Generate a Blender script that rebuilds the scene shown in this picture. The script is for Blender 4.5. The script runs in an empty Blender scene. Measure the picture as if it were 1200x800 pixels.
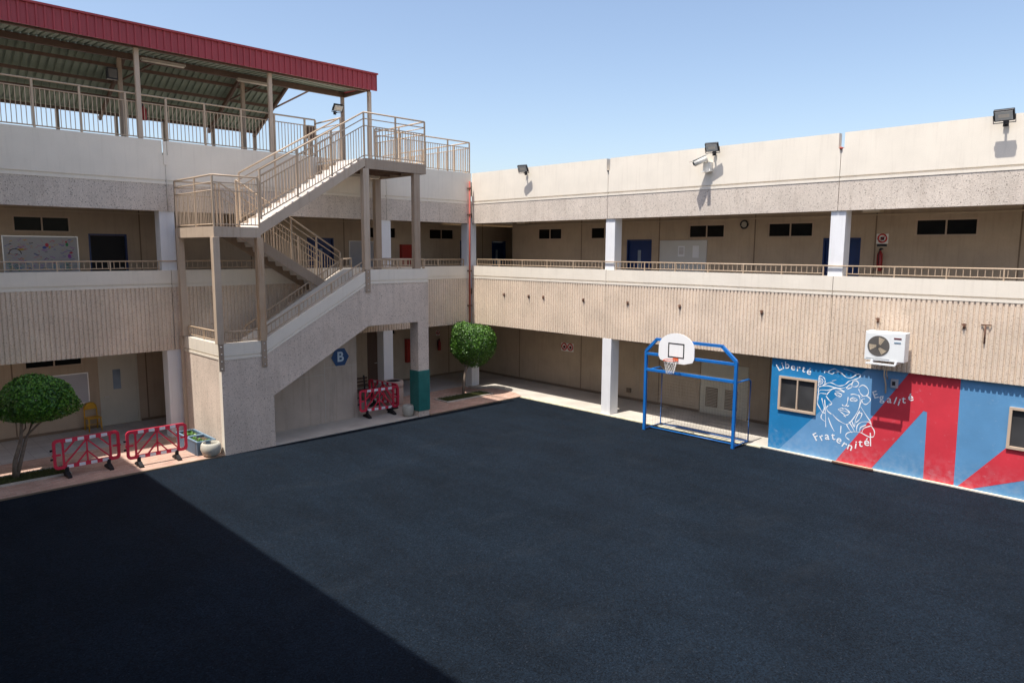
import bpy, bmesh, math, random
from mathutils import Vector, Matrix
random.seed(7)
R = math.radians
sc = bpy.context.scene
COL = sc.collection

# ------------------------------------------------------------------ materials
def nt(name):
    m = bpy.data.materials.new(name); m.use_nodes = True
    t = m.node_tree; b = t.nodes['Principled BSDF']
    return m, t, b

def pos(t, scale=(1, 1, 1)):
    g = t.nodes.new('ShaderNodeNewGeometry'); mp = t.nodes.new('ShaderNodeMapping')
    mp.inputs['Scale'].default_value = scale
    t.links.new(g.outputs['Position'], mp.inputs['Vector'])
    return mp.outputs['Vector']

def noise(t, vec, scale, detail=4, rough=.55):
    n = t.nodes.new('ShaderNodeTexNoise'); n.inputs['Scale'].default_value = scale
    n.inputs['Detail'].default_value = detail; n.inputs['Roughness'].default_value = rough
    t.links.new(vec, n.inputs['Vector']); return n.outputs['Fac']

def mrange(t, v, a, b, c, d):
    n = t.nodes.new('ShaderNodeMapRange'); n.inputs[1].default_value = a; n.inputs[2].default_value = b
    n.inputs[3].default_value = c; n.inputs[4].default_value = d; t.links.new(v, n.inputs[0]); return n.outputs[0]

def scalecol(t, col, fac):
    n = t.nodes.new('ShaderNodeVectorMath'); n.operation = 'SCALE'
    if isinstance(col, tuple): n.inputs[0].default_value = col[:3]
    else: t.links.new(col, n.inputs[0])
    t.links.new(fac, n.inputs['Scale']); return n.outputs[0]

def mixc(t, fac, a, b):
    n = t.nodes.new('ShaderNodeMix'); n.data_type = 'RGBA'
    if isinstance(fac, float): n.inputs[0].default_value = fac
    else: t.links.new(fac, n.inputs[0])
    for i, c in ((6, a), (7, b)):
        if isinstance(c, tuple): n.inputs[i].default_value = (*c[:3], 1)
        else: t.links.new(c, n.inputs[i])
    return n.outputs[2]

def bump(t, b, h, strength, dist=.01):
    n = t.nodes.new('ShaderNodeBump'); n.inputs['Strength'].default_value = strength
    n.inputs['Distance'].default_value = dist
    t.links.new(h, n.inputs['Height']); t.links.new(n.outputs[0], b.inputs['Normal'])

def paint(name, col, rough=.6, var=.12, streak=.12, dirt=(.30, .24, .18), bmp=.15, metal=0, spec=.4, scale=1.5):
    """painted or plain surface: blotchy tone, vertical run marks, fine grain"""
    m, t, b = nt(name)
    n1 = mrange(t, noise(t, pos(t), scale, 5), .3, .7, 1 - var, 1 + var)
    n2 = mrange(t, noise(t, pos(t, (6, 6, .5)), 1.6, 4), .52, .78, 0, streak)
    n3 = mrange(t, noise(t, pos(t), 38, 3), .3, .7, 1 - var * .5, 1 + var * .5)
    c = scalecol(t, scalecol(t, col, n1), n3)
    c = mixc(t, n2, c, tuple(x * .7 for x in dirt))
    t.links.new(c, b.inputs['Base Color'])
    b.inputs['Roughness'].default_value = rough; b.inputs['Metallic'].default_value = metal
    b.inputs['Specular IOR Level'].default_value = spec
    if bmp: bump(t, b, noise(t, pos(t), 60, 4), bmp, .004)
    return m

def aggregate(name, cols, scale=26, streak=.22, grey=.0):
    """exposed stone chips in cement"""
    m, t, b = nt(name)
    p = pos(t)
    v = t.nodes.new('ShaderNodeTexVoronoi'); v.inputs['Scale'].default_value = scale; t.links.new(p, v.inputs['Vector'])
    sep = t.nodes.new('ShaderNodeSeparateColor'); t.links.new(v.outputs['Color'], sep.inputs[0])
    r = t.nodes.new('ShaderNodeValToRGB'); e = r.color_ramp.elements
    e[0].position = 0; e[0].color = (*cols[0], 1); e[1].position = 1; e[1].color = (*cols[-1], 1)
    for i, c in enumerate(cols[1:-1]):
        k = e.new((.09, .45, .8)[i]); k.color = (*c, 1)
    t.links.new(sep.outputs[0], r.inputs[0])
    c = scalecol(t, r.outputs[0], mrange(t, noise(t, p, .9, 5), .3, .7, .88, 1.1))
    c = scalecol(t, c, mrange(t, noise(t, p, 90, 2), .3, .7, .86, 1.14))
    c = mixc(t, mrange(t, noise(t, pos(t, (5, 5, .35)), 1.4, 5), .5, .8, 0, streak), c, (.20, .13, .08))
    t.links.new(c, b.inputs['Base Color']); b.inputs['Roughness'].default_value = .85
    b.inputs['Specular IOR Level'].default_value = .25
    bump(t, b, v.outputs['Distance'], .5, .01)
    return m

M = {}
M['cream'] = paint('cream_paint', (.79, .72, .615), .6, .04, .13, (.42, .33, .24))
M['white'] = paint('white_column_paint', (.78, .78, .79), .55, .04, .10)
M['agg'] = aggregate('exposed_aggregate', [(.20, .165, .14), (.57, .495, .425), (.62, .54, .465), (.68, .60, .52)], 48)
M['agg2'] = aggregate('stair_aggregate', [(.28, .22, .18), (.64, .53, .445), (.67, .56, .47), (.73, .62, .53)], 52)
M['rib'] = aggregate('ribbed_concrete', [(.40, .30, .22), (.68, .55, .43), (.71, .575, .455), (.76, .64, .51)], 55, .16)
M['tan'] = paint('tan_wall', (.47, .37, .27), .8, .08, .18, (.2, .13, .08))
M['recess'] = paint('recess_wall_paint', (.47, .39, .32), .8, .10, .3, (.25, .18, .12))
M['tan2'] = paint('pale_tan_panel', (.56, .46, .33), .75, .07, .15)
M['joint'] = paint('joint_filler', (.22, .16, .11), .9, .1, .2)
M['ceil'] = paint('ceiling', (.42, .37, .31), .8)
M['conc'] = paint('walkway_concrete', (.50, .46, .40), .85, .16, .0, scale=.9, bmp=.3)
M['kerb'] = paint('kerb_paint', (.66, .60, .42), .8, .22, .0, scale=4, bmp=.3)
M['rusty_post'] = paint('rust_streaked_post', (.46, .33, .22), .6, .12, .95, (.50, .22, .07))
M['steel'] = paint('brown_steel', (.36, .275, .205), .5, .08, .45, (.30, .14, .06))
M['rail'] = paint('beige_rail', (.50, .375, .26), .42, .08, .10, (.30, .15, .07), spec=.5)
M['post'] = paint('beige_post', (.50, .395, .30), .5, .07, .35, (.34, .18, .09))
M['tread'] = paint('white_tread', (.74, .70, .66), .7, .08, 0)
M['red_roof'] = paint('red_fascia', (.33, .046, .056), .45, .08, .12, (.2, .03, .03), bmp=.05)
M['green_sheet'] = paint('green_grey_sheet', (.25, .29, .22), .6, .12, .1, bmp=.05)
M['brown_beam'] = paint('brown_beam', (.12, .07, .048), .6, .1, .2)
M['dark'] = paint('dark_plastic', (.02, .02, .024), .4, .1, 0, bmp=.05)
M['black'] = paint('black_rubber_and_dark_inside', (.012, .012, .014), .7, .1, 0, bmp=.05)  # also colours the dark inside of one doorway and the bin
M['bluedoor'] = paint('blue_door_paint', (.009, .032, .135), .35, .08, .05, (.02, .02, .05))
M['creamdoor'] = paint('cream_door_paint', (.60, .56, .46), .5, .05, .1)
M['frame'] = paint('tan_window_frame', (.52, .40, .30), .5, .06, .1)
M['alu'] = paint('aluminium', (.62, .62, .62), .35, .04, 0, metal=.6, bmp=0)
M['board'] = paint('whiteboard_face', (.62, .62, .60), .3, .03, .05, bmp=0)
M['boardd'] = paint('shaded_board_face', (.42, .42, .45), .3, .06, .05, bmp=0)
M['wpaper'] = paint('paper_white', (.82, .83, .86), .7, .03, 0, bmp=0)
M['signw'] = paint('sign_white', (.80, .80, .78), .5, .03, 0, bmp=0)
M['signr'] = paint('sign_red', (.55, .03, .03), .5, .03, 0, bmp=0)
M['ext'] = paint('extinguisher_red', (.32, .02, .02), .3, .05, 0, bmp=0)
M['cabinet'] = paint('hose_cabinet_red', (.36, .03, .02), .4, .06, .05, bmp=0)
M['pipe'] = paint('red_pipe_paint', (.36, .065, .045), .6, .2, .5)
M['goal'] = paint('goal_blue', (.010, .14, .46), .35, .10, .12, (.02, .04, .12), bmp=.05)
M['bboard'] = paint('backboard_white', (.86, .86, .86), .4, .02, .04, bmp=0)
M['rim'] = paint('rim_orange', (.62, .12, .05), .45, .1, 0, bmp=0)
M['net'] = paint('net_cord', (.72, .70, .66), .9, .1, 0, bmp=0)
M['netd'] = paint('grey_net_cord', (.22, .20, .17), .9, .1, 0, bmp=0)
M['bar'] = paint('barrier_red', (.66, .035, .075), .35, .08, .05, (.3, .1, .1), bmp=.03)
M['refl'] = paint('reflective_white', (.80, .80, .82), .4, .08, .1, bmp=0)
M['yellow'] = paint('yellow_chair_paint', (.62, .33, .015), .35, .07, 0, bmp=0)
M['planter'] = paint('planter_blue_grey', (.075, .13, .20), .5, .15, .15)
M['planter2'] = paint('planter_light_edge', (.16, .25, .34), .5, .15, .15)
M['soil'] = paint('soil', (.10, .07, .04), .95, .3, 0, scale=14, bmp=.8)
M['pot'] = paint('pale_stone_pot', (.44, .42, .36), .8, .1, .2)
M['bin'] = paint('pink_concrete_bin', (.48, .38, .33), .85, .1, .15)
M['green_pad'] = paint('teal_padding', (.022, .155, .14), .35, .16, .15, (.01, .06, .06), bmp=.3, scale=3)
M['bark'] = paint('grey_bark', (.21, .165, .125), .9, .25, .3, bmp=.8, scale=9)
M['acw'] = paint('air_conditioner_shell', (.78, .80, .80), .4, .03, .06, bmp=0)
M['acg'] = paint('air_conditioner_grille', (.13, .12, .11), .6, .05, 0, bmp=0)
M['maroon'] = paint('maroon_badge', (.12, .02, .03), .4, .02, 0, bmp=0)
M['cctv'] = paint('cctv_shell', (.80, .77, .70), .45, .03, .1, bmp=0)
M['lampglass'] = paint('lamp_glass', (.60, .60, .57), .12, .1, 0, bmp=0, spec=.8)
M['rust'] = paint('rusty_iron', (.14, .07, .045), .9, .3, 0, bmp=.3)
M['grass'] = paint('dry_grass', (.09, .10, .03), .9, .35, 0, scale=12, bmp=0)
M['mwhite'] = paint('mural_white', (.84, .86, .88), .6, .03, .03, bmp=0)
M['signblue'] = paint('sign_blue', (.012, .065, .19), .5, .05, .05, bmp=0)
M['signpale'] = paint('sign_pale_blue', (.50, .62, .72), .5, .02, 0, bmp=0)
M['orange_tape'] = paint('sleeve', (.5, .2, .1), .5, .05, 0, bmp=0)

def mural_paint(name, col, var=.10):
    m, t, b = nt(name)
    p = pos(t)
    c = scalecol(t, col, mrange(t, noise(t, p, 1.3, 5), .3, .7, 1 - var, 1 + var))
    worn = mrange(t, noise(t, pos(t, (1, 1, 1.6)), 5.5, 6, .7), .60, .80, 0, .30)
    # scuffed and chalky near the foot of the wall
    g = t.nodes.new('ShaderNodeNewGeometry'); s = t.nodes.new('ShaderNodeSeparateXYZ'); t.links.new(g.outputs['Position'], s.inputs[0])
    low = mrange(t, s.outputs[2], 0, .8, .22, .0)
    mu = t.nodes.new('ShaderNodeMath'); mu.operation = 'MULTIPLY'; t.links.new(low, mu.inputs[0])
    t.links.new(mrange(t, noise(t, p, 7, 5), .38, .68, 0, 1), mu.inputs[1])
    ad = t.nodes.new('ShaderNodeMath'); ad.operation = 'ADD'; ad.use_clamp = True
    t.links.new(worn, ad.inputs[0]); t.links.new(mu.outputs[0], ad.inputs[1])
    c = mixc(t, ad.outputs[0], c, (.50, .56, .62))
    t.links.new(c, b.inputs['Base Color']); b.inputs['Roughness'].default_value = .6
    bump(t, b, noise(t, p, 18, 5), .25, .006)
    return m
M['m_az'] = mural_paint('mural_azure', (.010, .19, .44))
M['m_lb'] = mural_paint('mural_light_blue', (.125, .300, .54))
M['m_sb'] = mural_paint('mural_sky_blue', (.10, .27, .49))
M['m_rd'] = mural_paint('mural_red', (.60, .034, .055))

def asphalt():
    m, t, b = nt('fresh_asphalt'); p = pos(t)
    v = t.nodes.new('ShaderNodeTexVoronoi'); v.inputs['Scale'].default_value = 46; t.links.new(p, v.inputs['Vector'])
    sep = t.nodes.new('ShaderNodeSeparateColor'); t.links.new(v.outputs['Color'], sep.inputs[0])
    chips = mrange(t, sep.outputs[0], .0, 1, .5, 1.55)
    big = mrange(t, noise(t, p, .35, 6, .6), .3, .7, .80, 1.2)
    mid = mrange(t, noise(t, pos(t, (1, .3, 1)), 1.3, 6, .65), .3, .7, .80, 1.22)
    c = scalecol(t, scalecol(t, scalecol(t, (.0052, .0098, .0165), chips), big), mid)
    spark = mrange(t, sep.outputs[1], .975, .99, 0, .18)
    c = mixc(t, spark, c, (.07, .08, .10))
    dust = mrange(t, noise(t, pos(t, (.5, 1, 1)), .9, 7, .7), .54, .80, 0, .30)
    c = mixc(t, dust, c, (.022, .027, .034))
    t.links.new(c, b.inputs['Base Color']); b.inputs['Roughness'].default_value = .85
    b.inputs['Specular IOR Level'].default_value = .12
    mx = t.nodes.new('ShaderNodeMath'); mx.operation = 'ADD'
    t.links.new(sep.outputs[2], mx.inputs[0]); t.links.new(noise(t, p, 4, 4), mx.inputs[1])
    bump(t, b, mx.outputs[0], .55, .006)
    return m
M['asphalt'] = asphalt()

def bricky(name, c1, c2, cm, bw, bh, mort, rot=0., off=.5, var=.15, rough=.85):
    m, t, b = nt(name)
    g = t.nodes.new('ShaderNodeNewGeometry'); mp = t.nodes.new('ShaderNodeMapping'); mp.inputs['Rotation'].default_value = (0, 0, rot)
    t.links.new(g.outputs['Position'], mp.inputs['Vector'])
    k = t.nodes.new('ShaderNodeTexBrick'); k.offset = off
    k.inputs['Scale'].default_value = 1; k.inputs['Brick Width'].default_value = bw; k.inputs['Row Height'].default_value = bh
    k.inputs['Mortar Size'].default_value = mort; k.inputs['Mortar Smooth'].default_value = .2
    for i, c in (('Color1', c1), ('Color2', c2), ('Mortar', cm)): k.inputs[i].default_value = (*c, 1)
    t.links.new(mp.outputs[0], k.inputs['Vector'])
    p = pos(t)
    c = scalecol(t, k.outputs['Color'], mrange(t, noise(t, p, 1.2, 6, .65), .3, .7, 1 - var, 1 + var))
    c = scalecol(t, c, mrange(t, noise(t, p, 30, 3), .3, .7, .9, 1.1))
    t.links.new(c, b.inputs['Base Color']); b.inputs['Roughness'].default_value = rough
    bump(t, b, k.outputs['Fac'], -.4, .004)
    return m
M['paver'] = bricky('pink_brick_paving', (.45, .27, .205), (.55, .37, .29), (.36, .29, .23), .2, .1, .007, R(0))
M['tile'] = bricky('grey_floor_tile', (.44, .42, .40), (.50, .48, .45), (.33, .30, .28), .4, .4, .008, 0, 0, .10, .6)

def leafmat(name, a, bcol, c):
    m, t, b = nt(name); g = t.nodes.new('ShaderNodeNewGeometry')
    r = t.nodes.new('ShaderNodeValToRGB'); e = r.color_ramp.elements
    e[0].color = (*a, 1); e[1].color = (*c, 1); k = e.new(.5); k.color = (*bcol, 1)
    t.links.new(g.outputs['Random Per Island'], r.inputs[0])
    t.links.new(r.outputs[0], b.inputs['Base Color']); b.inputs['Roughness'].default_value = .45
    b.inputs['Transmission Weight'].default_value = 0
    b.inputs['Subsurface Weight'].default_value = 0
    return m
M['leaf'] = leafmat('glossy_leaf', (.016, .05, .006), (.040, .125, .010), (.11, .25, .018))
M['leaf2'] = leafmat('dark_leaf', (.016, .065, .008), (.055, .175, .016), (.15, .34, .03))
M['seedling'] = leafmat('seedling_leaf', (.05, .14, .02), (.09, .22, .04), (.16, .32, .06))

def glass(name, col):
    m, t, b = nt(name); b.inputs['Base Color'].default_value = (*col, 1)
    b.inputs['Roughness'].default_value = .12; b.inputs['Specular IOR Level'].default_value = .08
    n = noise(t, pos(t), 1.1, 2); c = scalecol(t, col, mrange(t, n, .3, .7, .6, 1.4)); t.links.new(c, b.inputs['Base Color'])
    return m
M['pane'] = glass('dark_window_glass', (.010, .010, .009))  # opaque dark pane stands for the unlit room behind it
M['pane2'] = glass('grey_window_glass', (.05, .05, .052))
M['viewpane'] = glass('door_view_glass', (.25, .30, .36))
SCRIB = []
for i, c in enumerate([(.05, .30, .12), (.10, .12, .45), (.60, .06, .10), (.62, .40, .05), (.35, .10, .45), (.02, .02, .03), (.08, .35, .45)]):
    SCRIB.append(paint('marker_ink_%s' % ['green', 'blue', 'red', 'yellow', 'purple', 'black', 'teal'][i], c, .6, .05, 0, bmp=0))

# ------------------------------------------------------------------ mesh builder
ORG = {}
class MB:
    def __init__(s, tf=None): s.v = []; s.f = []; s.sm = []; s.tf = tf
    def add(s, vs, fs, smooth=False):
        n = len(s.v); s.v += [s.tf(*p) if s.tf else tuple(p) for p in vs]
        s.f += [tuple(i + n for i in f) for f in fs]; s.sm += [smooth] * len(fs)
    def box(s, x0, x1, y0, y1, z0, z1):
        s.add([(x0, y0, z0), (x1, y0, z0), (x1, y1, z0), (x0, y1, z0), (x0, y0, z1), (x1, y0, z1), (x1, y1, z1), (x0, y1, z1)],
              [(0, 3, 2, 1), (4, 5, 6, 7), (0, 1, 5, 4), (1, 2, 6, 5), (2, 3, 7, 6), (3, 0, 4, 7)]); return s
    def prism(s, poly, ax, lo, hi):
        def P(a, b, c): return {'x': (c, a, b), 'y': (a, c, b), 'z': (a, b, c)}[ax]
        n = len(poly)
        s.add([P(a, b, lo) for a, b in poly] + [P(a, b, hi) for a, b in poly],
              [tuple(range(n))[::-1], tuple(range(n, 2 * n))] + [(i, (i + 1) % n, n + (i + 1) % n, n + i) for i in range(n)]); return s
    def tube(s, pts, r, seg=8, r2=None, caps=True, smooth=True, closed=False):
        pts = [Vector(p) for p in pts]; n = len(pts); vs = []; fs = []
        for i, p in enumerate(pts):
            if closed: d = pts[(i + 1) % n] - pts[i - 1]
            else: d = pts[min(i + 1, n - 1)] - pts[max(i - 1, 0)]
            d.normalize()
            u = Vector((0, 0, 1)) if abs(d.z) < .9 else Vector((1, 0, 0))
            a = d.cross(u).normalized(); b = a.cross(d)
            rr = r if r2 is None else r + (r2 - r) * i / (n - 1)
            off = math.pi / 4 if seg == 4 else 0
            for k in range(seg):
                t = 2 * math.pi * k / seg + off; vs.append(p + a * math.cos(t) * rr + b * math.sin(t) * rr)
        for i in range(n if closed else n - 1):
            j = (i + 1) % n
            for k in range(seg): fs.append((i * seg + k, i * seg + (k + 1) % seg, j * seg + (k + 1) % seg, j * seg + k))
        if caps and not closed: fs += [tuple(range(seg))[::-1], tuple((n - 1) * seg + k for k in range(seg))]
        s.add([tuple(v) for v in vs], fs, smooth and seg > 5); return s
    def bar(s, p, q, w, h=None):
        """rectangular bar: w across, h up"""
        p = Vector(p); q = Vector(q); d = (q - p).normalized(); h = h or w
        u = Vector((0, 0, 1)) if abs(d.z) < .95 else Vector((0, 1, 0))
        a = d.cross(u).normalized() * w / 2; b = a.cross(d).normalized() * h / 2
        vs = [tuple(c + x * a + y * b) for c in (p, q) for x, y in ((-1, -1), (1, -1), (1, 1), (-1, 1))]
        s.add(vs, [(0, 1, 2, 3), (7, 6, 5, 4), (0, 4, 5, 1), (1, 5, 6, 2), (2, 6, 7, 3), (3, 7, 4, 0)]); return s
    def lathe(s, prof, c, seg=28):
        vs = []; fs = []; n = len(prof)
        for r, z in prof:
            for k in range(seg):
                t = 2 * math.pi * k / seg; vs.append((c[0] + r * math.cos(t), c[1] + r * math.sin(t), c[2] + z))
        for i in range(n - 1):
            for k in range(seg): fs.append((i * seg + k, i * seg + (k + 1) % seg, (i + 1) * seg + (k + 1) % seg, (i + 1) * seg + k))
        fs += [tuple(range(seg))[::-1], tuple((n - 1) * seg + k for k in range(seg))]
        s.add(vs, fs, True); return s
    def quad(s, a, b, c, d): s.add([a, b, c, d], [(0, 1, 2, 3)]); return s
    def build(s, name, mat, parent=None, origin=None, bevel=0, fix=True):
        me = bpy.data.meshes.new(name)
        o = Vector(origin) if origin is not None else (ORG.get(parent.name, Vector((0, 0, 0))) if parent else Vector((0, 0, 0)))
        me.from_pydata([tuple(Vector(v) - o) for v in s.v], [], s.f)
        for p, sm in zip(me.polygons, s.sm): p.use_smooth = sm
        if fix:
            b = bmesh.new(); b.from_mesh(me); bmesh.ops.recalc_face_normals(b, faces=b.faces); b.to_mesh(me); b.free()
        me.materials.append(mat)
        ob = bpy.data.objects.new(name, me); COL.objects.link(ob)
        if parent: ob.parent = parent
        else: ob.location = o
        ORG[ob.name] = o
        if bevel:
            bv = ob.modifiers.new('soft_edges', 'BEVEL'); bv.width = bevel; bv.segments = 2; bv.limit_method = 'ANGLE'
        return ob

def tag(o, label, cat, group=None):
    o['label'] = label; o['category'] = cat
    if group: o['group'] = group
    return o
def thing(name, label, cat, loc=(0, 0, 0), group=None):
    o = bpy.data.objects.new(name, None); COL.objects.link(o); o.location = loc; o.empty_display_size = .3
    ORG[o.name] = Vector(loc); return tag(o, label, cat, group)
def struct(o, kind='structure'): o['kind'] = kind; return o
def move(o, loc, rz=0): o.location = loc; o.rotation_euler = (0, 0, rz); return o
def copy_tree(o, parent=None):
    c = o.copy(); COL.objects.link(c); c.parent = parent
    for ch in o.children: copy_tree(ch, c)
    return c
def text_mesh(ch, size, ext=.0015, bold=.0):
    cu = bpy.data.curves.new('letter', 'FONT'); cu.body = ch; cu.size = size; cu.extrude = ext; cu.offset = bold
    cu.align_x = 'CENTER'; cu.align_y = 'CENTER'
    ob = bpy.data.objects.new('letter', cu); COL.objects.link(ob)
    dg = bpy.context.evaluated_depsgraph_get()
    me = bpy.data.meshes.new_from_object(ob.evaluated_get(dg))
    vs = [tuple(v.co) for v in me.vertices]; fs = [tuple(p.vertices) for p in me.polygons]
    bpy.data.objects.remove(ob); bpy.data.meshes.remove(me); bpy.data.curves.remove(cu)
    return vs, fs

# wall frames: (a along the wall, d out of the wall towards the court, z)
def RW(c=0.0): return lambda a, d, z: (c - d, a, z)
def LW(c=0.0): return lambda a, d, z: (a, c - d, z)

# ------------------------------------------------------------------ setting
def sheet(name, x0, x1, y0, y1, z, mat, th=0, kind='structure'):
    m = MB()
    if th: m.box(x0, x1, y0, y1, z - th, z)
    else: m.quad((x0, y0, z), (x1, y0, z), (x1, y1, z), (x0, y1, z))
    return struct(m.build(name, mat), kind)
M['sand'] = paint('dusty_ground', (.46, .38, .29), .95, .2, 0, scale=.4, bmp=.3)
sheet('ground', -300, 300, -300, 300, -.06, M['sand'])
# one court sheet: raised skirt closes its edge against the paving
sheet('court_surface', -21.2, .004, -31.9, -3.06, 0, M['asphalt'], .05)
sheet('brick_pavement', -21.2, -12.34, -3.05, .22, .03, M['paver'], .08)
sheet('brick_pavement', -4.76, -.30, -3.05, .22, .03, M['paver'], .08)
m = MB(); m.prism([(-.298, -3.05), (.05, -3.05), (.35, -2.4), (.42, -1.6), (.30, -.9), (-.298, -.75)], 'z', -.05, .034)
struct(m.build('brick_pavement', M['paver']))
sheet('understair_pavement', -12.335, -4.765, -3.05, .22, .028, M['conc'], .08)
sheet('left_walkway', -21.2, .05, .225, 3.05, .032, M['tile'], .08)
sheet('right_walkway', .005, 6.0, -31.9, 3.05, .026, M['conc'], .08)
m = MB(); m.box(-.10, .02, -13.55, -3.1, -.04, .036); m.box(.055, .118, -31.9, -13.56, -.04, .03)
struct(m.build('kerb', M['kerb'], bevel=.008))
m = MB(); m.box(-21.2, -12.34, -3.11, -3.052, -.04, .036); m.box(-4.76, -.11, -3.11, -3.052, -.04, .036)
struct(m.build('pavement_edge', M['joint']))

# ------------------------------------------------------------------ building wings
def ribs(mb, a0, a1, z0, z1, back, pitch=.12):
    """corrugated face: flat ribs with narrow grooves"""
    n = max(1, round((a1 - a0) / pitch)); p = (a1 - a0) / n; pts = []
    for i in range(n):
        s = a0 + i * p
        pts += [(s, -.028), (s + .016, -.028), (s + .034, 0), (s + p - .018, 0)]
    pts.append((a1, -.028))
    vs = []; fs = []
    for a, d in pts: vs += [(a, d, z0), (a, d, z1)]
    for i in range(len(pts) - 1): fs.append((2 * i, 2 * i + 2, 2 * i + 3, 2 * i + 1))
    k = len(vs); vs += [(a, -back, z0) for a, d in pts]
    for i in range(len(pts) - 1): fs.append((2 * i, k + i, k + i + 1, 2 * i + 2))
    mb.add(vs, fs)
    mb.box(a0, a1, -back, -.04, z0 + .004, z1 - .002)

def wall_holes(mb, a0, a1, z0, z1, holes, th):
    A = sorted({a0, a1, *[h[0] for h in holes], *[h[1] for h in holes]}); Z = sorted({z0, z1, *[h[2] for h in holes], *[h[3] for h in holes]})
    for i in range(len(A) - 1):
        for j in range(len(Z) - 1):
            ca = (A[i] + A[i + 1]) / 2; cz = (Z[j] + Z[j + 1]) / 2
            if any(h[0] < ca < h[1] and h[2] < cz < h[3] for h in holes): continue
            for d in (0, -th): mb.quad((A[i], d, Z[j]), (A[i + 1], d, Z[j]), (A[i + 1], d, Z[j + 1]), (A[i], d, Z[j + 1]))
    for h in holes:
        b0, b1, y0, y1 = h
        mb.quad((b0, 0, y0), (b0, -th, y0), (b0, -th, y1), (b0, 0, y1)); mb.quad((b1, 0, y0), (b1, -th, y0), (b1, -th, y1), (b1, 0, y1))
        mb.quad((b0, 0, y0), (b1, 0, y0), (b1, -th, y0), (b0, -th, y0)); mb.quad((b0, 0, y1), (b1, 0, y1), (b1, -th, y1), (b0, -th, y1))

def window(parent, tf, a0, a1, z0, z1, frame='frame', pane='pane', rec=.07, fw=.045, proud=0, mull=True, label=None):
    m = MB(tf)
    for b in ((a0, a0 + fw, z0, z1), (a1 - fw, a1, z0, z1), (a0 + fw, a1 - fw, z0, z0 + fw), (a0 + fw, a1 - fw, z1 - fw, z1)):
        m.box(b[0], b[1], -rec, -rec + .05 + proud, b[2], b[3])
    w = m.build('window', M[frame], parent)
    c = (a0 + a1) / 2
    if mull: MB(tf).box(c - .02, c + .02, -rec + .004, -rec + .045 + proud, z0 + fw, z1 - fw).build('mullion', M[frame], w)
    for s0, s1 in (((a0 + fw, c - .021), (c + .021, a1 - fw)) if mull else ((a0 + fw, a1 - fw),)):
        MB(tf).box(s0 - .002, s1 + .002, -rec + .01, -rec + .018, z0 + fw - .002, z1 - fw + .002).build('pane', M[pane], w)
    return w

def door(parent, tf, a0, a1, z0, z1, mat, view=None, label=None, rec=.10, handle=1, double=False):
    m = MB(tf); f = .05
    m.box(a0, a0 + f, -rec - .02, .012, z0, z1); m.box(a1 - f, a1, -rec - .02, .012, z0, z1); m.box(a0 + f, a1 - f, -rec - .02, .012, z1 - f, z1)
    MBd = MB(tf).box(a0 + f + .004, a1 - f - .004, -rec - .02, -rec + .02, z0 + .01, z1 - f - .004)
    d = MBd.build('door', mat, parent)
    m.build('door_frame', mat, d)
    ha = a1 - f - .10 if handle > 0 else a0 + f + .10
    h = MB(tf); h.bar((ha, -rec + .06, z0 + 1.0), (ha - .12 * handle, -rec + .06, z0 + 1.0), .02); h.bar((ha, -rec + .02, z0 + 1.0), (ha, -rec + .065, z0 + 1.0), .02)
    h.build('handle', M['alu'], d)
    if view:
        MB(tf).box(view[0], view[1], -rec + .02, -rec + .028, view[2], view[3]).build('view_panel', M['viewpane'], d)
    if label: d['label'] = label
    return d

REST = {}
def rail_run(parent, p0, p1, hs, posts, spacing, r=.022, post_h=None, bal=None, name='railing', mat='rail', pr=.028, br=.011):
    """p0,p1 base points; hs heights of the horizontal rails; posts = fractions 0..1; bal=(low, high)"""
    p0 = Vector(p0); p1 = Vector(p1); up = Vector((0, 0, 1)); L = (p1 - p0).length
    m = MB()
    for i, h in enumerate(hs): m.tube([p0 + up * h, p1 + up * h], r * (1.25 if i == 0 else .8), 8)
    ro = m.build(name, M[mat], parent)
    for f in posts:
        q = p0.lerp(p1, f); MB().bar(q + up * -.01, q + up * (post_h or hs[0] - .01), pr * 1.5).build('post', M[mat], ro)
    if bal:
        n = max(1, int(L / spacing)); ps = sorted(posts); first = None; top = parent
        rest = REST.setdefault(parent.name, [parent, 0, MB(), mat])
        for i in range(1, n):
            f = i / n
            if any(abs(f - q) * L < .04 for q in ps): continue
            q = p0.lerp(p1, f)
            if rest[1] >= 100: rest[2].bar(q + up * bal[0], q + up * bal[1], br * 1.6); continue
            rest[1] += 1
            if first is None:
                first = MB().bar(q + up * bal[0], q + up * bal[1], br * 1.6).build('baluster', M[mat], ro); q0 = q
            else:
                c = first.copy(); COL.objects.link(c); c.location = first.location + (q - q0)
    return ro

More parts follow.
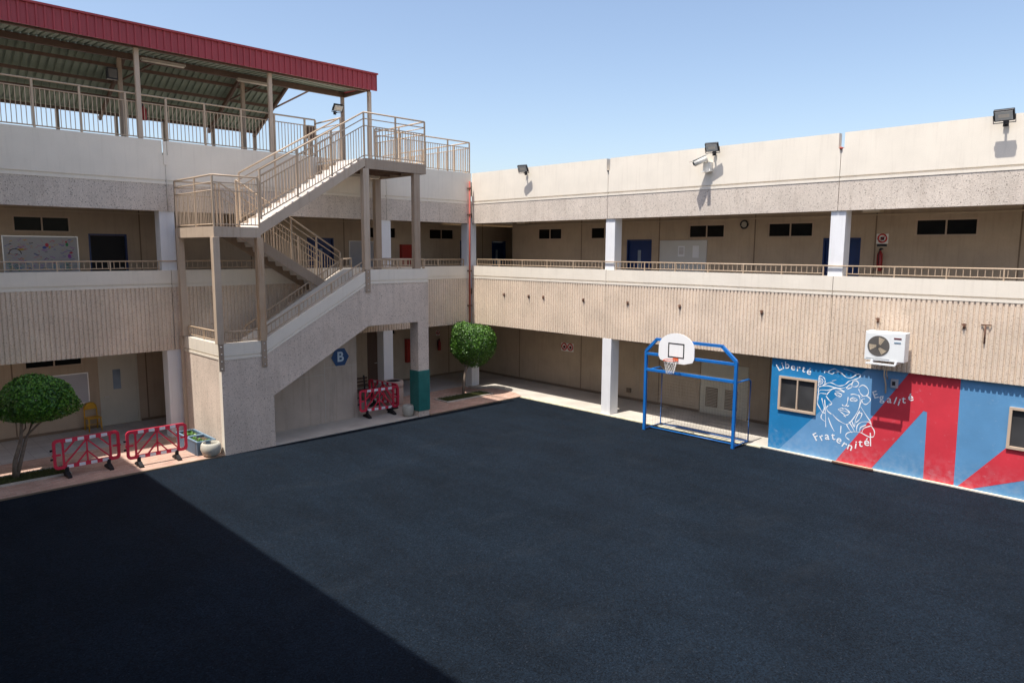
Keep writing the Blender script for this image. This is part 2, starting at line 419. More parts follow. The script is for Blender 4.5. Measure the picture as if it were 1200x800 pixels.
ZL0, ZL1, ZU0, ZU1 = 2.84, 5.34, 7.157, 9.27
FL = 4.36
def facade(root, tf, a0, a1, joints, notch=True, reverse=False):
    edges = [a0] + joints + [a1]
    for i in range(len(edges) - 1):
        s, e = edges[i] + .008, edges[i + 1] - .008
        # roof parapet panel: aggregate band, lip, groove, painted upper band
        ag = MB(tf).box(s, e, -.20, -.008, ZU0, 7.97).build('roof_parapet', M['agg'], root)
        m = MB(tf); m.box(s, e, -.20, 0.006, 7.97, 8.035); m.box(s, e, -.20, -.035, 8.035, 8.095)
        ns = .07 if (notch and i > 0) else 0; ne = .07 if (notch and i < len(edges) - 2) else 0
        m.box(s, e, -.20, 0, 8.095, 8.85); m.box(s + ns, e - ne, -.20, 0, 8.85, ZU1)
        m.build('painted_band', M['cream'], ag)
        # gallery parapet: ribs under a painted cap
        mb = MB(tf); ribs(mb, s, e, ZL0, 4.81, .20)
        rb = mb.build('ribbed_panel', M['rib'], root, fix=False)
        m = MB(tf); m.box(s, e, -.20, 0.008, 4.812, 4.885); m.box(s, e, -.20, -.03, 4.885, 4.935); m.box(s, e, -.20, .004, 4.935, ZL1)
        m.build('painted_cap', M['cream'], rb)
    for j in joints:
        MB(tf).box(j - .0075, j + .0075, -.19, -.03, ZL0 + .01, ZL1 - .01).build('joint', M['joint'], root)
        MB(tf).box(j - .0075, j + .0075, -.19, -.03, ZU0 + .01, 8.84).build('joint', M['joint'], root)

# right wing -------------------------------------------------------
rw = thing('school_wing', 'sunlit two storey wing at right with cream parapets, ribbed panels and painted mural wall', 'building', (6, -16, 0))
facade(rw, RW(), -31.9, -.004, [-23.45, -15.4, -7.35])
for y in (-7.45, -15.41, -23.45):
    if y > -10: MB().box(.0, .48, y - .205, y + .205, .0, 2.836).build('column', M['white'], rw, bevel=.012)
    MB().box(.208, .48, y - .2, y + .2, 2.8365, 4.1).build('column_head', M['white'], rw)
    MB().box(.06, .48, y - .205, y + .205, FL, 7.4).build('column', M['white'], rw, bevel=.012)
MB().box(.205, 2.78, -31.9, .2, 4.1, FL).build('gallery_floor', M['ceil'], rw)
m = MB(); m.box(.205, 2.78, -31.9, 3.0, 7.4, 7.6); m.box(.205, 12, -31.9, 3.0, 8.6, 8.8); m.build('roof', M['ceil'], rw)
MB().box(12, 12.2, -31.9, 3, 0, 9.0).build('rear_wall', M['tan'], rw)
MB().box(.0, 12.2, -32.1, -31.91, 0, 9.0).build('end_wall', M['tan'], rw)
T2 = RW(2.78)
wins = [(-2.73, -1.30), (-5.78, -4.32), (-10.45, -8.98), (-13.6, -12.05), (-18.2, -16.6), (-21.9, -20.4), (-26.2, -24.6)]
drs = [(-7.38, -6.21), (-15.1, -13.95), (-23.9, -22.7)]
m = MB(T2)
wall_holes(m, -31.9, .11, FL, 7.4, [(a, b, 6.49, 6.99) for a, b in wins] + [(a, b, FL, 6.46) for a, b in drs], .25)
bw = m.build('back_wall', M['tan'], rw)
for a, b in wins: window(rw, T2, a, b, 6.49, 6.99)
for a, b in drs:
    door(rw, T2, a, b, FL, 6.46, M['bluedoor'], view=(b - .62, b - .48, 5.35, 6.05))
    MB(T2).box(a + .02, b - .02, -.08, -.03, 6.462, 6.96).build('transom_panel', M['tan2'], rw)
for y in (-3.85, -7.72, -11.6, -15.52, -19.2, -27.0):
    MB(T2).box(y - .02, y + .02, 0, .006, FL, 7.39).build('wall_joint', M['joint'], rw)
m = MB(T2); m.box(-31.9, .11, 0, .05, 7.13, 7.16); m.build('wall_ledge', M['tan2'], rw)
m = MB(); m.box(2.78, 9, .11, .30, FL, 7.4); m.build('corridor_wall', M['tan'], rw)
m = MB(); m.box(2.79, 9, .3, 3.0, FL - .2, FL - .003); m.box(2.79, 9, .3, 3.0, 7.4, 7.55); m.build('corridor_floor', M['ceil'], rw)
MB().box(9, 9.2, .1, 3.3, 0, 7.6).build('corridor_end', M['tan'], rw)
# ground floor back wall
lw_w = [(-2.9, -1.36), (-7.4, -5.9), (-13.1, -11.6)]
m = MB(T2); wall_holes(m, -13.6, 3.04, 0, 4.1, [(a, b, 2.34, 2.86) for a, b in lw_w] + [(-11.62, -9.70, .03, 1.98)], .25); m.build('back_wall', M['tan'], rw)
for a, b in lw_w: window(rw, T2, a, b, 2.34, 2.86)
MB(T2).box(-11.60, -9.72, -.06, -.02, .04, 1.96).build('service_panel', M['creamdoor'], rw)
for a in (-10.44, -11.22):
    m = MB(T2); m.box(a, a + .49, -.018, -.012, .31, 1.03)
    v = m.build('vent', M['joint'], rw)
    m = MB(T2)
    for k in range(12): m.box(a + .02, a + .47, -.012, .006, .335 + k * .057, .362 + k * .057)
    m.build('louvre', M['ceil'], v)
for y in (-3.94, -.22, -7.9, -12.4): MB(T2).box(y - .02, y + .02, 0, .006, .13, 4.09).build('wall_joint', M['joint'], rw)
MB(T2).box(-9.69, 3.04, 0, .012, .03, .13).build('skirting', M['joint'], rw)
MB(T2).box(-13.5, -11.63, 0, .012, .03, .13).build('skirting', M['joint'], rw)
MB(T2).box(-6.6, -6.4, 0, .06, .32, .50).build('socket_box', M['joint'], rw)
# mural wall
TM = RW(.12)
m = MB(TM); mw = [(-15.1, -13.95, 1.27, 2.30), (-21.0, -19.78, 1.24, 2.28), (-27.5, -26.3, 1.24, 2.28)]
wall_holes(m, -31.9, -13.69, 0, 4.1, mw, .2)
m.quad((-13.69, 0, 0), (-13.69, -2.6, 0), (-13.69, -2.6, 4.1), (-13.69, 0, 4.1))
pw = m.build('painted_wall', M['m_sb'], rw)
for h in mw: window(pw, TM, h[0], h[1], h[2], h[3], rec=.03, proud=.035, fw=.065, pane='pane2')
def fld(name, poly, mat, lift):
    return MB(TM and (lambda a, b, d: TM(a, d, b))).prism(poly, 'z', lift - .003, lift).build(name, mat, pw)
ZT = 3.6
def field(poly, mat, lift):
    m = MB(); m.v = []; n = len(poly)
    m.add([TM(a, lift, z) for a, z in poly] + [TM(a, .0005, z) for a, z in poly], [tuple(range(n)), tuple(range(n, 2 * n))[::-1]] + [(i, (i + 1) % n, n + (i + 1) % n, n + i) for i in range(n)])
    return m.build('colour_field', mat, pw)
# azure around the first window, cut so that the window stays clear
zt = 2.95
field([(-13.69, .0), (-14.06, .0), (-13.945, .0)][:0] or [(-13.69, 0), (-13.95, 0), (-13.95, zt), (-13.69, zt)], M['m_az'], .002)
field([(-13.95, 0), (-14.02, 0), (-15.1, 1.267), (-13.95, 1.267)], M['m_az'], .002)
field([(-13.95, 2.303), (-15.1, 2.303), (-15.1, zt), (-13.95, zt)], M['m_az'], .002)
field([(-15.1, 1.27), (-16.55, zt), (-15.1, zt)], M['m_az'], .002)
field([(-14.02, 0), (-15.72, 0), (-17.23, 2.40), (-17.55, zt), (-16.55, zt), (-15.1, 1.267)], M['m_lb'], .0025)
field([(-15.72, 0), (-16.70, 0), (-17.90, 1.86), (-17.99, 1.84), (-18.02, 0), (-18.73, 0), (-18.69, zt), (-17.57, zt), (-17.23, 2.40)], M['m_rd'], .003)
field([(-18.80, .0), (-19.05, .0), (-20.19, .50), (-22.4, .95), (-22.4, 1.9), (-21.0, 1.237), (-19.78, 1.237), (-19.2, .5)], M['m_rd'], .003)
DRAW = [[(-15.275,2.542),(-15.302,2.592),(-15.487,2.537),(-15.515,2.563),(-15.69,2.625),(-15.813,2.548),(-15.889,2.497),(-16.02,2.499),(-16.184,2.627),(-16.27,2.617),(-16.247,2.544),(-16.165,2.488),(-15.968,2.394),(-15.859,2.278),(-15.685,2.222),(-15.472,2.286),(-15.309,2.217),(-15.237,2.144)],[(-15.363,2.584),(-15.537,2.699),(-15.613,2.668),(-15.69,2.625)],[(-15.801,2.731),(-16.007,2.696),(-16.228,2.611)],[(-15.015,1.986),(-15.147,2.115),(-15.388,2.181),(-15.63,2.153),(-15.836,2.182),(-16.031,2.317),(-16.083,2.416)],[(-15.035,1.909),(-15.183,2.026),(-15.425,2.061),(-15.629,2.168)],[(-15.023,1.859),(-15.189,1.932),(-15.357,1.941)],[(-15.072,2.073),(-14.998,1.903),(-15.002,1.729),(-15.084,1.614),(-15.216,1.476),(-15.283,1.392),(-15.36,1.373)],[(-15.374,1.912),(-15.443,2.016),(-15.543,2.109),(-15.69,2.146),(-15.871,2.079)],[(-15.36,1.878),(-15.442,1.781),(-15.539,1.686),(-15.467,1.627)],[(-15.243,1.797),(-15.283,1.645),(-15.332,1.495),(-15.285,1.36),(-15.257,1.212),(-15.385,1.123)],[(-15.328,1.763),(-15.366,1.437),(-15.406,0.968)],[(-15.595,1.992),(-15.683,2.026),(-15.795,1.981),(-15.763,1.924),(-15.674,1.926),(-15.595,1.992)],[(-15.65,1.969),(-15.737,1.966)],[(-15.606,2.065),(-15.753,2.086),(-15.864,2.062)],[(-16.036,2.02),(-16.135,2.047),(-16.295,2.013)],[(-16.03,1.881),(-16.113,1.946),(-16.225,1.902),(-16.148,1.844),(-16.046,1.853),(-16.03,1.881)],[(-16.088,1.89),(-16.174,1.894)],[(-15.974,1.94),(-15.963,1.784),(-15.931,1.686),(-15.853,1.674),(-15.821,1.706)],[(-15.956,1.665),(-16.012,1.699)],[(-15.721,1.543),(-15.813,1.599),(-15.858,1.581),(-15.916,1.597),(-16.038,1.518),(-16.013,1.452),(-15.943,1.409),(-15.837,1.459),(-15.721,1.543)],[(-15.772,1.542),(-15.906,1.521),(-16.03,1.507)],[(-15.885,1.399),(-15.946,1.36)],[(-15.573,1.377),(-15.685,1.271),(-15.808,1.199),(-15.988,1.153),(-16.112,1.283),(-16.228,1.504),(-16.294,1.714),(-16.303,1.898),(-16.25,2.043)],[(-15.459,1.263),(-15.547,1.057),(-15.655,0.881)],[(-15.831,1.077),(-15.83,0.858)],[(-15.939,2.166),(-16.051,2.234),(-16.054,2.32),(-16.09,2.401),(-16.168,2.433),(-16.236,2.36),(-16.179,2.27),(-16.079,2.256)],[(-16.237,2.248),(-16.345,2.336),(-16.477,2.258),(-16.501,2.111),(-16.408,2.03),(-16.305,2.082),(-16.24,2.209)],[(-16.311,1.985),(-16.449,2.048),(-16.573,1.955),(-16.47,1.809),(-16.378,1.834),(-16.344,1.92),(-16.426,1.963)],[(-16.298,1.745),(-16.342,1.859)],[(-16.328,1.719),(-16.484,1.501),(-16.608,1.34),(-16.643,1.225),(-16.73,1.089),(-16.718,0.935),(-16.608,0.908)],[(-15.973,1.159),(-16.055,1.025),(-16.148,0.934)],[(-16.041,1.24),(-16.138,1.102),(-16.209,0.976)],[(-16.112,1.283),(-16.195,1.113),(-16.216,1.332),(-16.308,1.594)],[(-16.26,1.001),(-16.272,1.173),(-16.385,1.286),(-16.553,1.321),(-16.64,1.27)],[(-16.345,1.017),(-16.361,1.128),(-16.502,1.224)],[(-16.404,0.982),(-16.452,1.123),(-16.629,1.223)],[(-16.229,1.489),(-16.368,1.543),(-16.336,1.384),(-16.23,1.243)],[(-16.089,0.714),(-15.982,0.787),(-16.005,0.891),(-16.146,0.964),(-16.347,0.987),(-16.522,0.928),(-16.651,0.886)],[(-15.909,2.177),(-15.975,2.294),(-16.058,2.351)],[(-15.499,2.337),(-15.616,2.384)],[(-15.438,1.607),(-15.396,1.537),(-15.432,1.448),(-15.543,1.372)],[(-16.628,1.025),(-16.658,0.649)],[(-15.312,2.305),(-15.302,2.238),(-15.267,2.181),(-15.213,2.144),(-15.151,2.136),(-15.094,2.157),(-15.052,2.204),(-15.034,2.268),(-15.044,2.335),(-15.08,2.392),(-15.134,2.429),(-15.196,2.437),(-15.253,2.415),(-15.294,2.368),(-15.312,2.305)],[(-15.246,2.296),(-15.24,2.259),(-15.22,2.226),(-15.19,2.206),(-15.155,2.201),(-15.123,2.213),(-15.099,2.239),(-15.089,2.275),(-15.095,2.313),(-15.115,2.345),(-15.145,2.366),(-15.18,2.37),(-15.212,2.358),(-15.236,2.332),(-15.246,2.296)],[(-15.196,2.29),(-15.194,2.276),(-15.187,2.264),(-15.176,2.256),(-15.163,2.254),(-15.151,2.259),(-15.142,2.268),(-15.138,2.282),(-15.141,2.296),(-15.148,2.308),(-15.159,2.315),(-15.172,2.317),(-15.184,2.312),(-15.193,2.303),(-15.196,2.29)]]
m = MB()
def ribbon(m, pts, w, lift):
    """painted stroke: flat raised ribbon following a smoothed line on the wall"""
    P = [Vector((min(p[0], -15.13), p[1])) for p in pts]
    if len(P) > 2:
        Q = []
        for i in range(len(P) - 1):
            a = P[max(i - 1, 0)]; b = P[i]; c = P[i + 1]; d = P[min(i + 2, len(P) - 1)]
            for k in range(4):
                t = k / 4; Q.append(.5 * ((2 * b) + (c - a) * t + (2 * a - 5 * b + 4 * c - d) * t * t + (3 * b - a - 3 * c + d) * t ** 3))
        P = Q + [P[-1]]
    vs = []; n = len(P)
    for i, p in enumerate(P):
        d = (P[min(i + 1, n - 1)] - P[max(i - 1, 0)])
        if d.length < 1e-6: d = Vector((1, 0))
        d.normalize(); k = Vector((-d.y, d.x)) * w / 2 * (.75 + .35 * math.sin(i * .9 + p.x * 9))
        vs += [TM(p.x + k.x, lift, p.y + k.y), TM(p.x - k.x, lift, p.y - k.y)]
    m.add(vs, [(2 * i, 2 * i + 1, 2 * i + 3, 2 * i + 2) for i in range(n - 1)])
for i, L in enumerate(DRAW): ribbon(m, L, .027 if i not in (1, 2) else .015, .0042 + .00004 * i)
m.build('line_drawing', M['mwhite'], pw, fix=False)
def letters(word, pts, size, rots, lift=.007):
    m = MB()
    for ch, (a, z), rt in zip(word, pts, rots):
        vs, fs = text_mesh(ch, size * 1.18, .001, .0025); c, s = math.cos(R(rt)), math.sin(R(rt))
        m.add([TM(a - (x * c - y * s), lift + w, z + (x * s + y * c)) for x, y, w in vs], fs)
    return m.build('mural_lettering', M['mwhite'], pw, fix=False)
letters('Liberté', [(-13.922, 2.537), (-14.03, 2.60), (-14.165, 2.63), (-14.344, 2.60), (-14.51, 2.585), (-14.667, 2.58), (-14.83, 2.53)], .25, [32, 20, 8, 2, -2, -6, -10])
letters('Egalité', [(-16.69, 2.104), (-16.851, 2.055), (-17.05, 2.03), (-17.20, 2.02), (-17.30, 1.99), (-17.41, 2.08), (-17.571, 2.17)], .24, [24, 10, 2, -16, -12, 2, 12])
letters('Fraternité', [(-15.145, .612), (-15.3, .64), (-15.46, .70), (-15.631, .73), (-15.807, .66), (-15.96, .56), (-16.117, .52), (-16.268, .60), (-16.39, .68), (-16.55, .74)], .27, [34, 30, 8, 10, -22, -28, -16, -4, 4, 4])
def low_rail(root, tf, a0, a1, skip=()):
    L = abs(a1 - a0); n = max(1, round(L / 1.32))
    return rail_run(root, tf(a0, -.02, ZL1), tf(a1, -.02, ZL1), [.285, .07], [i / n for i in range(n + 1)], .155, .017, bal=(.07, .285), pr=.022, br=.010)
for a0, a1 in ((-15.75, -23.1), (-7.78, -15.1), (-.35, -7.15), (-23.8, -31.5)): low_rail(rw, RW(), a0, a1)
for y in (-7.465, -15.425, -23.45):   # the hand rail carries on across each column
    MB().tube([(.015, y + .36, ZL1 + .285), (.015, y - .36, ZL1 + .285)], .02).build('handrail', M['rail'], rw)

# left wing --------------------------------------------------------
lw = thing('school_wing', 'two storey wing in shade at left with stair tower and red canopy on its roof', 'building', (-12, 6, 0))
facade(lw, LW(), -21.2, -.03, [-20.6, -12.5, -4.4])
for x in (-20.6, -12.52, -4.4):
    MB().box(x - .225, x + .225, .03, .48, 0, 4.1).build('column', M['white'], lw, bevel=.012)
    MB().box(x - .225, x + .225, .06, .48, FL, 7.4).build('column', M['white'], lw, bevel=.012)
MB().box(.02, .46, .03, .46, 0, 4.1).build('column', M['white'], lw, bevel=.012)
MB().box(-.20, .30, .04, .46, FL, 7.4).build('column', M['white'], lw, bevel=.012)
MB().box(-21.2, 2.77, .205, 3.05, 4.1, FL - .002).build('gallery_floor', M['ceil'], lw)
m = MB(); m.box(-21.2, .19, .205, 3.05, 7.4, 7.6); m.box(-21.2, .19, .205, 9.0, 8.75, 8.93); m.build('roof', M['ceil'], lw)
MB().box(-21.2, 9.0, 9.0, 9.2, 0, 8.9).build('rear_wall', M['tan'], lw)
T3 = LW(3.05)
lwins = [(-16.0, -14.46), (-20, -18.4), (-3.3, -1.78), (.07, 1.56)]
ldrs = [(-13.97, -12.82), (-6.15, -4.95), (1.95, 2.95), (4.05, 5.0)]
m = MB(T3); wall_holes(m, -21.2, 9.0, FL, 7.4, [(a, b, 6.5, 7.0) for a, b in lwins] + [(a, b, FL, 6.48) for a, b in ldrs], .25); m.build('back_wall', M['tan'], lw)
for a, b in lwins: window(lw, T3, a, b, 6.5, 7.0)
for i, (a, b) in enumerate(ldrs):
    if i == 0:
        d = door(lw, T3, a, b, FL, 6.48, M['bluedoor'], label='blue framed door, leaf coloured black for the dark room behind')
        d.data.materials[0] = M['black']  # leaf coloured black to stand for the unlit room
    else: door(lw, T3, a, b, FL, 6.48, M['bluedoor'], view=(b - .62, b - .48, 5.35, 6.05))
    MB(T3).box(a + .02, b - .02, -.08, -.03, 6.482, 7.02).build('transom_panel', M['tan2'], lw)
for x in (-12.4, -4.45, -16.6, -8.5, 3.4): MB(T3).box(x - .02, x + .02, 0, .006, FL, 7.39).build('wall_joint', M['joint'], lw)
MB(T3).box(-21.2, 9, 0, .05, 7.17, 7.2).build('wall_ledge', M['tan2'], lw)
gw = [(-16.0, -14.38), (-2.9, -1.9), (-9, -7.4)]
gd = [(-13.95, -12.74), (-3.42, -2.78)]
m = MB(T3); wall_holes(m, -21.2, 2.77, 0, 4.1, [(a, b, 2.2, 2.75) for a, b in gw] + [(a, b, .033, 2.42 if a < -5 else 3.2) for a, b in gd], .25); m.build('back_wall', M['tan'], lw)
for a, b in gw: window(lw, T3, a, b, 2.2, 2.75)
door(lw, T3, -13.95, -12.74, .033, 2.42, M['creamdoor'], view=(-13.52, -13.28, 1.26, 1.93), handle=-1, rec=.05, label='cream ground floor door with narrow glass panel')
door(lw, T3, -3.42, -2.78, .033, 3.2, M['brown_beam'], rec=.05, label='tall dark brown panel standing in for shade behind the stair pillar')  # added dark panel stands in for a band of shade, not a door
for x in (-16.34, -12.46, -11.6, -4.45, 1.2): MB(T3).box(x - .02, x + .02, 0, .006, .13, 4.09).build('wall_joint', M['joint'], lw)
MB(T3).box(-12.70, 2.77, 0, .010, .032, .12).build('skirting', M['joint'], lw); MB(T3).box(-21.2, -14.0, 0, .010, .032, .12).build('skirting', M['joint'], lw)
for a0, a1 in ((-21.0, -12.85), (-12.15, -7.5), (-4.6, -.45)): low_rail(lw, LW(), a0, a1)
MB().tube([(-12.85, .02, ZL1 + .285), (-12.15, .02, ZL1 + .285)], .02).build('handrail', M['rail'], lw)
px = [-15.83 - 1.16 * k for k in range(4, 0, -1)] + [-15.83, -14.69, -13.5, -12.36, -11.2, -10.01, -8.85, -7.72, -7.31]
rail_run(lw, (-21.2, .10, ZU1), (-7.31, .10, ZU1), [1.29, 1.06, .06], [(x + 21.2) / (21.2 - 7.31) for x in px], .115, .022, bal=(.06, 1.06), pr=.036)
rail_run(lw, (-4.8, .10, ZU1), (-.04, .10, ZU1), [1.29, 1.06, .06], [0, .25, .5, .75, 1], .115, .022, bal=(.06, 1.06), pr=.032)
rail_run(lw, (-.04, .10, ZU1), (-.04, 6.5, ZU1), [1.29, 1.06, .06], [.16, .33, .5, .66, .83, 1], .115, .022, bal=(.06, 1.06), pr=.032)
MB().box(-.18, -.005, .205, 6.6, 8.93, ZU1).build('roof_kerb', M['cream'], lw)

# third wing behind the camera: its roof edge throws the shadow on the court
ww = thing('school_wing', 'wing behind the viewpoint whose canopy roof shades the left of the court', 'building', (-23, -15, 0))
m = MB(); wall_holes(MB(), 0, 1, 0, 1, [], .1)
m.box(-30, -21.4, -32, .0, 0, 9.0); m.build('wall', M['agg'], ww)
m = MB(); m.box(-21.4, -21.25, -32, -.0, 2.84, 5.34); m.box(-21.4, -21.25, -32, -.0, 7.157, 9.27); m.build('parapet', M['cream'], ww)
m = MB(); m.box(-28, -19.62, -34, -.6, 12.42, 12.5); m.build('canopy_roof', M['green_sheet'], ww)
m = MB(); m.box(-19.62, -19.57, -34, -.6, 11.9, 12.52); m.build('fascia', M['red_roof'], ww)
for k in range(8): MB().box(-21.6, -21.45, -32 + k * 4.2, -31.85 + k * 4.2, 9.0, 12.42).build('post', M['post'], ww)

# ------------------------------------------------------------------ roof canopy on the left wing
cn = thing('roof_canopy', 'long red edged metal canopy on brown posts above the left roof terrace', 'canopy', (-13, .05, 8.93))
XE = -4.97
m = MB()
n = int((21.0 + XE) / .0) if False else 94
pitch = (-XE * -1 + 24.0) / n
pts = []
for i in range(n):
    s = -24.0 + i * pitch; pts += [(s, -.35), (s + .045, -.35), (s + .06, -.315), (s + pitch - .015, -.315)]
pts += [(XE, -.35), (XE, -.29), (-24.0, -.29)]
m.prism(pts, 'z', 11.85, 12.42)
m.build('fascia', M['red_roof'], cn)
m = MB(); m.box(-24.0, XE + .03, -.40, -.27, 12.421, 12.475); m.box(XE - .05, XE, -.288, 1.9, 11.98, 12.43); m.build('fascia_cap', M['red_roof'], cn)
def corr(mb, x0, x1, path, pitch=.2):
    """trapezoidal sheet running along path [(y,z)..], ribbed along x"""
    n = round((x1 - x0) / pitch); q = (x1 - x0) / n; xs = []
    for i in range(n): s = x0 + i * q; xs += [(s, 0), (s + q * .62, 0), (s + q * .70, .05), (s + q * .92, .05)]
    xs.append((x1, 0)); vs = []; k = len(path)
    for x, d in xs:
        for y, z in path: vs.append((x, y, z + d))
    mb.add(vs, [(i * k + j, (i + 1) * k + j, (i + 1) * k + j + 1, i * k + j + 1) for i in range(len(xs) - 1) for j in range(k - 1)])
m = MB(); corr(m, -24, XE - .06, [(-.285, 11.98), (1.87, 12.12)]); m.build('roof_sheet', M['green_sheet'], cn, fix=False)
m = MB(); corr(m, -24, -7.3, [(1.9, 12.15), (4.9, 10.62)], .22); m.build('roof_sheet', M['green_sheet'], cn, fix=False)
MB().box(-24, XE - .06, 1.80, 1.92, 11.92, 12.11).build('beam', M['brown_beam'], cn)
MB().box(-24, -7.3, 1.90, 2.05, 12.10, 12.26).build('flashing', M['green_sheet'], cn)
MB().box(-7.3, XE - .06, 1.871, 1.95, 12.111, 12.24).build('flashing', M['green_sheet'], cn)
MB().box(-24, XE - .06, .0, .10, 11.86, 11.975).build('beam', M['brown_beam'], cn)
MB().box(XE - .12, XE - .06, .101, 1.79, 11.90, 12.03).build('beam', M['brown_beam'], cn)
for t in (.18, .42, .66, .93):
    y = 1.9 + 3 * t; z = 12.13 - 1.53 * t; MB().box(-24, -7.32, y - .03, y + .03, z - .12, z - .02).build('purlin', M['brown_beam'], cn)
for x in (-7.36, -9.15, -12.9, -17.0, -21.0):
    MB().bar((x, 1.93, 12.0), (x, 4.9, 10.48), .08, .14).build('rafter', M['brown_beam'], cn)
    MB().bar((x, 3.1, 11.35), (x + .9, 1.93, 11.98), .05).build('brace', M['brown_beam'], cn)
for x in (-5.07, -9.0, -13.15, -17.3, -21.4):
    MB().box(x - .065, x + .065, -.02, .09, 9.28, 11.86).build('post', M['post'], cn, bevel=.008)
for x in (-5.1, -9.12, -13.08, -17.1, -21.1):
    MB().box(x - .06, x + .06, 1.80, 1.92, 8.93, 11.92).build('post', M['steel'], cn, bevel=.008)
for x in (-7.35, -9.0, -10.8, -12.4, -14.2, -16.4, -19): MB().box(x - .05, x + .05, 4.80, 4.90, 8.93, 10.6).build('post', M['steel'], cn)

def tube_lamp(x0, x1, y, z, lab):
    o = thing('fluorescent_lamp', lab, 'lamp', ((x0 + x1) / 2, y, z), 'tube lamps under the canopy')
    MB().box(x0, x1, y - .09, y + .09, z, z + .06).build('housing', M['ceil'], o)
    for d in (-.04, .04): MB().tube([(x0 + .03, y + d, z - .02), (x1 - .03, y + d, z - .02)], .016, 8).build('tube', M['cream'], o)
tube_lamp(-12.64, -11.31, 1.2, 11.84, 'long tube lamp under the canopy beside the second roof post')
tube_lamp(-9.46, -8.21, 1.5, 11.80, 'tube lamp under the canopy nearest its open right end')
tube_lamp(-7.05, -5.75, -1.5, 8.54, 'tube lamp under the underside of the top stair landing')

# ------------------------------------------------------------------ concrete staircase
cs = thing('concrete_staircase', 'concrete staircase block with cream capped parapets rising from the court', 'staircase', (-9, -1.6, 0))
YF = -3.08
def banded(poly_top, y0, y1, bottom, name='wall', parent=cs):
    """wall whose top follows poly_top [(x,z)..]; bands hang below the top line; bottom polygon [(x,z)..] right to left"""
    def strip(d0, d1, recess, mat, nm, par):
        P = [(x, z - d0) for x, z in poly_top] + [(x, z - d1) for x, z in reversed(poly_top)]
        return MB().prism(P, 'y', y0 + recess, y1).build(nm, mat, par)
    w = MB().prism([(x, z - .475) for x, z in poly_top] + bottom, 'y', y0 + .012, y1).build(name, M['agg2'], parent)
    strip(0, .36, 0, M['cream'], 'painted_cap', w); strip(.36, .41, .03, M['cream'], 'groove', w); strip(.41, .475, -.006, M['cream'], 'painted_lip', w)
    return w
# front wall of the half landing down to the court
banded([(-12.33, 3.29), (-11.05, 3.29)], YF, YF + .18, [(-11.05, 0), (-12.33, 0)], 'landing_wall')
# sloped front parapet
banded([(-11.048, 3.29), (-7.31, 5.35)], YF, YF + .18, [(-7.31, 3.48), (-10.76, 1.58), (-10.76, 0), (-11.048, 0)], 'stair_parapet')
banded([(-7.308, 5.35), (-4.80, 5.35)], YF, YF + .18, [(-4.80, 3.47), (-7.308, 3.47)], 'bridge_parapet')
# west wall
TW = lambda a, d, z: (-12.33 - d, a, z)
m = MB(TW); m.box(-2.90, -.30, -.18, -.012, 0, 2.815); w = m.build('landing_wall', M['agg2'], cs)
m = MB(TW); m.box(-2.90, -.30, -.18, 0, 2.93, 3.29); m.box(-2.90, -.30, -.18, -.03, 2.88, 2.93); m.box(-2.90, -.30, -.18, .006, 2.815, 2.88); m.build('painted_cap', M['cream'], w)
m = MB(); m.box(-12.338, -12.331, -3.085, -2.90, 0, 2.815); m.build('corner_strip', M['cream'], w)
m = MB(); m.box(-12.338, -12.331, -3.08, -2.902, 2.93, 3.288); m.box(-12.339, -12.331, -3.086, -2.902, 2.815, 2.88); m.build('corner_cap', M['cream'], w)
# east side of bridge
m = MB(); m.box(-4.98, -4.802, -2.899, -.01, 3.47, 4.87); w = m.build('bridge_parapet', M['agg2'], cs)
m = MB(); m.box(-4.98, -4.798, -2.899, -.01, 4.872, 5.348); m.build('painted_cap', M['cream'], w)
m = MB(); m.box(-7.3, -4.985, -2.899, .2, 4.16, FL); m.build('bridge_floor', M['ceil'], cs)
m = MB(); m.box(-12.14, -11.05, -2.899, -.3, 2.24, 2.40); m.build('landing_floor', M['ceil'], cs)
# recess wall under the flight and inner parapet
m = MB(); m.prism([(-10.76, 0), (-6.9, 0), (-6.9, 3.40), (-7.4, 3.35), (-10.76, 1.5)], 'y', -1.60, -1.45); m.build('recess_wall', M['recess'], cs)
m = MB(); m.box(-8.20, -8.175, -1.604, -1.601, .03, 2.2); m.box(-10.0, -8.201, -1.604, -1.601, 1.72, 1.735); m.box(-8.174, -6.92, -1.604, -1.601, 1.95, 1.965); m.build('wall_seam', M['conc'], cs)
MB().box(-10.85, -10.765, -2.899, -1.45, 0, 1.55).build('recess_side', M['recess'], cs)
m = MB(); m.prism([(-10.9, 1.45), (-7.32, 3.42), (-7.0, 3.42), (-7.0, 4.30), (-7.5, 4.2), (-10.9, 2.3)], 'y', -2.899, -1.61); m.build('flight', M['conc'], cs)
fl = m
for k in range(12):
    x = -10.95 + k * .305; z = 2.40 + (k + 1) * .163; MB().box(x, x + .32 - .016, -2.899, -1.61, z - .17, z).build('step', M['conc'], cs)
ip = MB().prism([(-11.0, 3.20), (-7.35, 5.34), (-6.95, 5.36), (-6.95, 4.4), (-7.35, 4.4), (-11.0, 2.3)], 'y', -1.60, -1.44).build('inner_parapet', M['cream'], cs)
m = MB(); m.prism([(-7.0, 0), (-7.0, 2.4), (-7.3, 2.3), (-10.9, 2.3), (-11.0, 2.2), (-10.8, 1.9), (-7.7, 0)], 'y', -1.44, -.3); m.build('flight', M['conc'], cs)
# pillar with teal padding
pl = MB().box(-5.27, -4.80, YF, -2.60, 0, 3.468).build('pillar', M['agg2'], cs, bevel=.01)
m = MB(); m.box(-5.295, -4.775, YF - .03, -2.57, .22, 1.70); pad = m.build('padding', M['green_pad'], pl, bevel=.02)
MB().box(-7.3, -4.985, -.35, -.01, 3.62, 4.15).build('beam', M['agg2'], cs)
